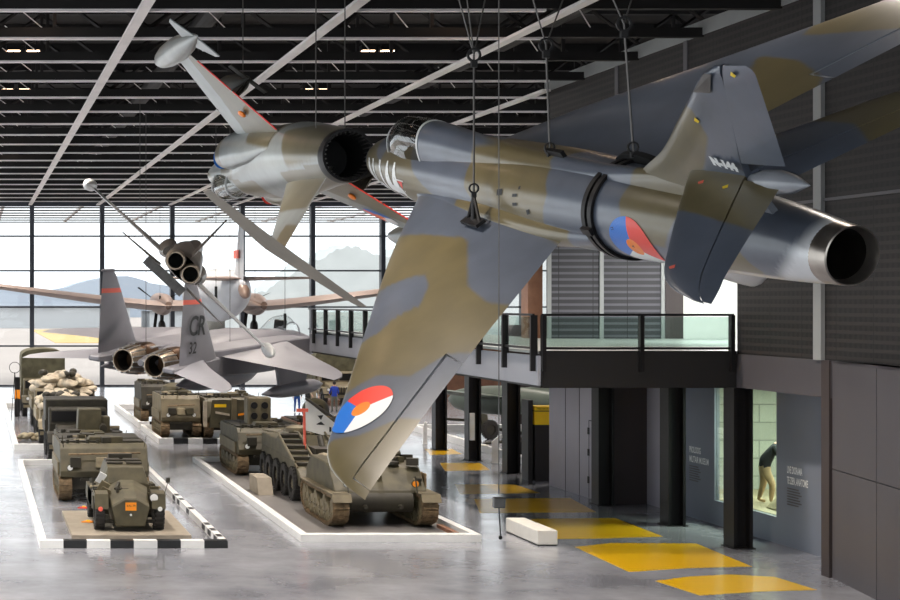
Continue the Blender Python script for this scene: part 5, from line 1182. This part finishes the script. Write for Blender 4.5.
t = thing('orange_lamp', 'round glowing orange lamp by the far black column', 'lamp', gp(507, 446)); MB().cyl((0, 0, 0), (0, 0, .35), .05).obj('stem', 'black_metal', t); MB().sphere((0, 0, .65), .2, .2, .3).obj('globe', 'orange_glow', t, 60)
t = thing('green_aeroplane', 'dark green small aeroplane parked beneath the walkway', 'aircraft', (25.3, 79, 1.6), math.radians(-60))
MB().rings(body([(-3.5, 0, .05, .05, .05), (-2.8, 0, .5, .5, .5), (0, .05, .65, .75, .65), (3, .15, .4, .5, .35), (5, .4, .08, .15, .1)], 30, 24)).obj('fuselage', 'green_plane', t, 60)
for sg in (-1, 1):
    MB().rings(wing_rings([(0, -1.6, 1.0, .2), (4.8, -1.0, .5, .75)], .11, span(0, 4.8, 8), nc=10, sgn=sg)).obj('wing', 'green_plane', t, 60)
    MB().rings(wing_rings([(0, 3.6, 5.0, .4), (1.7, 4.1, 4.9, .4)], .09, span(0, 1.7, 4), nc=8, sgn=sg)).obj('tailplane', 'green_plane', t, 60)
    wheel(t, -.6, sg * 1.3, -1.25, .35, .2, 'olive_dark').rotation_euler = (0, 0, PI / 2)
    MB().cyl((-.6, sg * 1.1, .1), (-.6, sg * 1.2, -1.2), .07).obj('gear_leg', 'fitting_grey', t)
MB().rings(wing_rings([(.3, 3.2, 5.0, 0), (2, 4.2, 5.1, 0)], .08, span(.3, 2, 6), nc=8, vertical=True)).obj('fin', 'green_plane', t, 60)
MB().cyl((4.6, 0, .2), (4.7, 0, -1.5), .05).obj('tail_prop', 'fitting_grey', t)
tr = truck('brown truck in the shade below the walkway beside the striped columns', 29.8, 66.5, 2.3, 6, 2.8, 'canvas', 'olive_dark')
truck('dark covered truck standing beyond the people at the far wall', 22.6, 101, 2.5, 6, 3.4, 'canvas', 'olive_light')
# exhibition wall under and beyond the walkway
sbox('wall_far_low', 'wood_brown', 23.5, 60, 113, 113.3, 0, 3.3); sbox('wall_far_dark', 'brown_panel', 27.5, 60, 86, 86.3, 0, 5.2)

# ================================================================== people
def blob_person(name, label, p, rz, joints, rad, mats, hair='hair_dark', s=1.):
    """one continuous body from a jointed skeleton; materials by rule"""
    me = bpy.data.meshes.new('body'); names = list(joints); idx = {n_: i for i, n_ in enumerate(names)}
    edges = [('pelvis', 'waist'), ('waist', 'chest'), ('chest', 'neck'), ('neck', 'head'), ('head', 'crown')]
    for q in 'LR':
        edges += [('chest', 'sh' + q), ('sh' + q, 'el' + q), ('el' + q, 'wr' + q), ('wr' + q, 'pa' + q), ('pelvis', 'hip' + q), ('hip' + q, 'kn' + q), ('kn' + q, 'an' + q), ('an' + q, 'toe' + q)]
    me.from_pydata([Vector(joints[n_]) * s for n_ in names], [(idx[a], idx[b_]) for a, b_ in edges], [])
    o = bpy.data.objects.new('body', me); C.objects.link(o)
    md = o.modifiers.new('s', 'SKIN'); md.use_smooth_shade = True
    sv = me.skin_vertices[0].data
    for n_ in names:
        k = n_.rstrip('LR') if n_[:-1] in ('sh', 'el', 'wr', 'pa', 'hip', 'kn', 'an', 'toe') else n_
        rr = rad[k]; sv[idx[n_]].radius = (rr[0] * s, rr[1] * s) if isinstance(rr, tuple) else (rr * s, rr * s)
        sv[idx[n_]].use_root = (n_ == 'pelvis')
    o.modifiers.new('u', 'SUBSURF').levels = 2
    dg = bpy.context.evaluated_depsgraph_get(); m2 = bpy.data.meshes.new_from_object(o.evaluated_get(dg)); bpy.data.objects.remove(o)
    t = thing(name, label, 'person', p, rz)
    for k in mats['list']: m2.materials.append(M[k])
    o = bpy.data.objects.new('body', m2); C.objects.link(o); o.parent = t
    J = {k: Vector(v) * s for k, v in joints.items()}
    for f in m2.polygons: f.use_smooth = True; f.material_index = mats['fn'](f.center / s, joints)
    h = J['head'].lerp(J['crown'], .45)
    b = MB(); b.sphere((0, 0, 0), .098 * s, .112 * s, .115 * s, 18, 12)
    b.v = [v for v in b.v]
    up = (J['crown'] - J['head']).normalized()
    q = up.to_track_quat('Z', 'Y'); b.v = [h + up * .035 * s + Vector((0, .022 * s, 0)) + q @ v for v in b.v]; b.obj('hair', hair, o, 60)
    # fingers and thumb
    for sd in 'LR':
        w = J['pa' + sd]; dr = (J['pa' + sd] - J['wr' + sd]).normalized(); b = MB()
        side = dr.cross(Vector((1, 0, 0))).normalized()
        for k, L in ((-1.5, .06), (-.5, .075), (.5, .07), (1.5, .055)):
            a = w + side * k * .018 * s; e_ = a + dr * L * s * .6 + Vector((0, -.01, 0)) * s; b.cyl(a, e_, .009 * s, .008 * s, 6); b.cyl(e_, e_ + (dr + Vector((0, -.7, 0))).normalized() * L * .5 * s, .008 * s, .006 * s, 6)
        a = w - dr * .04 * s - side * .03 * s; b.cyl(a, a + (dr - side).normalized() * .05 * s, .011 * s, .008 * s, 6)
        b.obj('fingers', 'skin', o, 60)
    # face
    fwd = Vector((0, -1, 0)); c = J['head'].lerp(J['crown'], .35); b = MB(); b.sphere(c + fwd * .105 * s, .014 * s, .02 * s, .022 * s, 8, 6); b.obj('nose', 'skin', o, 60)
    b = MB()
    for sx in (-.034, .034): b.sphere(c + Vector((sx * s, -.09 * s, .03 * s)), .012 * s, .01 * s, .008 * s, 8, 6)
    b.obj('eyes', 'jet_black', o); b = MB(); b.box(-.025 * s, .025 * s, -.005, .005, -.004, .004, Matrix.Translation(c + Vector((0, -.098 * s, -.045 * s)))); b.obj('mouth', 'coral', o)
    for sx in (-1, 1): MB().sphere(c + Vector((sx * .095 * s, 0, 0)), .012 * s, .022 * s, .032 * s, 8, 6).obj('ear', 'skin', o, 60)
    return t
RAD = {'pelvis': (.16, .12), 'waist': (.14, .11), 'chest': (.165, .12), 'neck': .058, 'head': (.08, .092), 'crown': (.075, .085), 'sh': .072, 'el': .048, 'wr': .034, 'pa': (.042, .022), 'hip': .098, 'kn': .068, 'an': .048, 'toe': .045}
def stand(lean=0, arm=(0, 0), step=.0):
    J = {'pelvis': (0, 0, .95), 'waist': (0, 0, 1.1), 'chest': (0, -lean * .5, 1.34), 'neck': (0, -lean * .8, 1.52), 'head': (0, -lean, 1.6), 'crown': (0, -lean * 1.1, 1.73)}
    for sg, q in ((-1, 'L'), (1, 'R')):
        J['sh' + q] = (sg * .17, -lean * .6, 1.43); J['el' + q] = (sg * .25, -.02 - lean * .5, 1.15); J['wr' + q] = (sg * .24, -.1 - lean * .5 - arm[sg > 0] * .15, .92 + arm[sg > 0] * .2); J['pa' + q] = (sg * .23, -.15 - lean * .5 - arm[sg > 0] * .2, .84 + arm[sg > 0] * .22)
        J['hip' + q] = (sg * .1, 0, .88); J['kn' + q] = (sg * .12, -.02 + sg * step * .5, .5); J['an' + q] = (sg * .13, .02 + sg * step, .08); J['toe' + q] = (sg * .15, -.15 + sg * step, .045)
    return J
def clothes(top, bottom, shoe='black_metal'):
    def fn(c, J):
        nz = J['neck'][2]
        if c.z > nz + .0 and Vector((c.x, c.y)).length < 1: 
            return 2
        if c.z < .11: return 3
        for q in 'LR':
            w = Vector(J['wr' + q])
            if (c - w).length < .1 and (c - Vector(J['pa' + q])).length < .13: return 2
            if (c - w).length < .2 or (c - Vector(J['el' + q])).length < .14: return 0
        return 0 if c.z > .93 else 1
    return {'list': [top, bottom, 'skin', shoe], 'fn': fn}
blob_person('person', 'person in dark top and blue trousers standing near the tracked vehicle', (18.6, 95.3, 0), PI * .9, stand(.02), RAD, clothes('teal_top', 'jeans_blue'))
blob_person('person', 'person in pale tan clothes walking beside the one in blue trousers', (19.5, 95, 0), .3, stand(.05, (.6, 0), .16), RAD, clothes('tan_clothes', 'tan_clothes'))
blob_person('person', 'person in a bright blue jacket standing apart near the wing edge', (20.8, 95.5, 0), PI, stand(.03, (.8, .8)), RAD, clothes('jacket_blue', 'grey_trousers'))
J = {'pelvis': (0, .12, .98), 'waist': (0, .06, 1.12), 'chest': (0, -.1, 1.36), 'neck': (0, -.2, 1.53), 'head': (0, -.27, 1.58), 'crown': (0, -.34, 1.69)}
for sg, q in ((-1, 'L'), (1, 'R')):
    J['sh' + q] = (sg * .18, -.13, 1.43); J['el' + q] = (sg * .24, -.25, 1.17); J['wr' + q] = (sg * .17, -.46, 1.15); J['pa' + q] = (sg * .14, -.54, 1.17)
    J['hip' + q] = (sg * .1, .12, .9); J['kn' + q] = (sg * .13, .02 + sg * .1, .5); J['an' + q] = (sg * .13, .1 + sg * .14, .08); J['toe' + q] = (sg * .14, -.07 + sg * .14, .045)
blob_person('person', 'person in black jacket and khaki trousers leaning forward inside the display window', (22.62, 47.0, .7), PI * .36, J, {**RAD, 'chest': (.24, .19), 'waist': (.22, .18), 'pelvis': (.19, .16), 'hip': .13, 'kn': .09, 'el': .07, 'sh': .09}, clothes('jacket_black', 'khaki', 'khaki'), s=1.13)

# ================================================================== hanging cables
R_, T_ = hunter.matrix_world.to_3x3(), hunter.matrix_world.translation
def hp(x, y, z): return T_ + R_ @ Vector((x, y, z))
def shackle(t, o, p, s=1.):
    b = MB(); q = p - o; b.lathe([(-.02, .05 * s), (-.02, .07 * s), (.02, .07 * s), (.02, .05 * s)], q, (0, 1, 0), 14, True); b.box(-.03 * s + q.x, .03 * s + q.x, -.03 + q.y, .03 + q.y, q.z - .12 * s, q.z - .05 * s); b.obj('shackle', 'black_metal', t)
def hanger(name, label, p, split, ends, r=.016):
    """cable from point p up to a shackle, from which branches rise to the roof"""
    o = Vector(p); t = thing(name, label, 'hanging cable', o)
    top = Vector(split)
    MB().cyl((0, 0, 0), top - o, r, n=8).obj('wire', 'fitting_grey', t); shackle(t, o, top, 1.5); shackle(t, o, o + (top - o) * .04, 1.1)
    for e_ in ends: MB().cyl(top - o, Vector(e_) - o, r * .7, n=6).obj('branch_wire', 'fitting_grey', t)
p = hp(6.7 - .17 * .42, -1.0 + .605 * .42, .1 + .777 * .42); s_ = at(474, 55, p.y); hanger('sling_cable', 'steel cable holding the near wing root of the big jet', p, s_, [at(457, -8, p.y), at(466, -10, p.y), at(487, -10, p.y)])
p = hp(7.88, .05, .73); s_ = at(546, 45, p.y); hanger('sling_cable', 'steel cable holding the back of the big jet behind its cockpit', p, s_, [at(531, -8, p.y), at(566, -8, p.y)])
p = hp(9.55, .32, .7); s_ = at(624, 24, p.y); hanger('sling_cable', 'steel cable rising from the black saddle on the big jet', p, s_, [at(610, -8, p.y), at(634, -8, p.y)])
def wire(label, px, y0, y1, d, r=.012, hook=True):
    d = 41.1 + 4.42 * round((d - 41.1) / 4.42); o = at(px, y1, d); t = thing('suspension_wire', label, 'wire', o)
    MB().cyl((0, 0, 0), at(px, y0, d) - o, r, n=5).obj('wire', 'fitting_grey', t)
    if hook: MB().cyl((0, 0, -.25), (0, 0, .35), .06, n=8).obj('hook', 'black_metal', t)
zt = lambda d: 300 - 7.3 * F / d
for px, y1, d, lab in ((146, 90 + 265, 62, 'wire down to the left nozzle of the grey twin-finned jet'), (216, 345 - 50, 66, 'wire with black hook beside the far aeroplane fuselage'), (230, 346, 66, 'wire down to the middle of the grey jet'), (285, 322, 69, 'wire with black hook before the grey jet canopy'),
                       (255, 299, 112, 'wire down to the far aeroplane right engine'), (160, 301, 112, 'wire with hook at the far aeroplane left engine'), (239, 292, 98.5, 'thin wire down to the tail of the far aeroplane'), (316, 148 - 20, 34, 'wire on the belly of the upside-down jet'), (345, 131, 31.5, 'wire above the black exhaust of the upside-down jet'), (243, 92, 38, 'wire at the pod behind the upside-down wing'), (140, 205, 60, 'wire to the dark end-on jet wing')):
    wire(lab, px, zt(d), y1, d, hook='hook' in lab)

# ================================================================== outside
sbox('ground', 'runway', -900, 1500, YF + .5, 900, -.35, -.02)
def ridge(label, pts, d, m, depth=60, name='hill', cat='hill'):
    b = MB(); n = len(pts)
    poly = [at(x, y, d) for x, y in pts]
    vs = []; 
    for p in poly: vs += [(p.x, d, -1), (p.x, d, max(.2, p.z)), (p.x, d + depth * .5, max(.3, p.z) * 1.02), (p.x, d + depth, -1)]
    fs = []
    for i in range(n - 1):
        for k in range(3): fs.append((i * 4 + k, i * 4 + k + 1, (i + 1) * 4 + k + 1, (i + 1) * 4 + k))
    b.add(vs, fs); o = b.obj(name, m, smooth=60); return tag(o, label, cat)
def jag(pts, a=1.2, n=60):
    x0_, x1_ = pts[0][0], pts[-1][0]; return [(x, catmull([(q[0], q[1]) for q in pts], x)[0] + random.uniform(-a, a)) for x in span(x0_, x1_, n)]
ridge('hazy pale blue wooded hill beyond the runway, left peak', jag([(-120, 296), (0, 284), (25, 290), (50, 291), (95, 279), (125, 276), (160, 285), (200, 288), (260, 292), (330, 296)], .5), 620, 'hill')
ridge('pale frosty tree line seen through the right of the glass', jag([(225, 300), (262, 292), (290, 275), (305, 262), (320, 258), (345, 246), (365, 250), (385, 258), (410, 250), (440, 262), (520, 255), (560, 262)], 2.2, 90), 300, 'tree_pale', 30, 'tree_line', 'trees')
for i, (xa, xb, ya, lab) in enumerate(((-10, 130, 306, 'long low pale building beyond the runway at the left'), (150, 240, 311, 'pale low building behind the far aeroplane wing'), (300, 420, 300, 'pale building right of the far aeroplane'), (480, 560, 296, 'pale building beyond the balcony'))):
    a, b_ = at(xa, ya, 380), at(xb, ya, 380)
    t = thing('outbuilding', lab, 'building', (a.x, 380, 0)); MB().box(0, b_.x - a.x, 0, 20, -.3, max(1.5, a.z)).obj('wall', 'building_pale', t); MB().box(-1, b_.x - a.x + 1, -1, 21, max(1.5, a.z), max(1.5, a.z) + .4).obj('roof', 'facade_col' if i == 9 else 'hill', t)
a = at(42, 313, 300); b_ = at(110, 313, 300)
MBf = MB(); MBf.prism([(a.x, 250), (b_.x + 3, 250), (b_.x + 8, 360), (a.x, 360)], -.02, .05, 'z'); tag(MBf.obj('grass_field', 'field_yellow'), 'pale yellow field patch beyond the runway', 'field')

# ================================================================== light, camera
w = bpy.data.worlds.new('sky'); bpy.context.scene.world = w; w.use_nodes = True
bg = w.node_tree.nodes['Background']; bg.inputs[0].default_value = (.93, .96, 1, 1); bg.inputs[1].default_value = 1.7
sn = bpy.data.lights.new('sun', 'SUN'); sn.energy = 1.2; sn.angle = math.radians(12); sn.color = (1, .95, .88)
so = bpy.data.objects.new('sun', sn); C.objects.link(so); so.rotation_euler = (math.radians(58), 0, math.radians(-55))
cam = bpy.data.cameras.new('camera'); co = bpy.data.objects.new('camera', cam); C.objects.link(co)
co.location = (0, 0, HC); co.rotation_euler = (PI / 2, 0, 0)
cam.sensor_width = 36; cam.lens = F / 900 * 36; cam.shift_x = (450 - PX) / 900; cam.shift_y = 0; cam.clip_end = 3000; cam.clip_start = .1
sc = bpy.context.scene; sc.camera = co
sc.view_settings.view_transform = 'Standard'; sc.view_settings.look = 'None'; sc.view_settings.exposure = .3; sc.view_settings.gamma = 1; sc.view_settings.use_curve_mapping = False
sc.cycles.use_denoising = True; sc.cycles.max_bounces = 6; sc.cycles.diffuse_bounces = 3; sc.cycles.glossy_bounces = 3; sc.cycles.transparent_max_bounces = 24; sc.cycles.sample_clamp_indirect = 6; sc.cycles.caustics_reflective = False
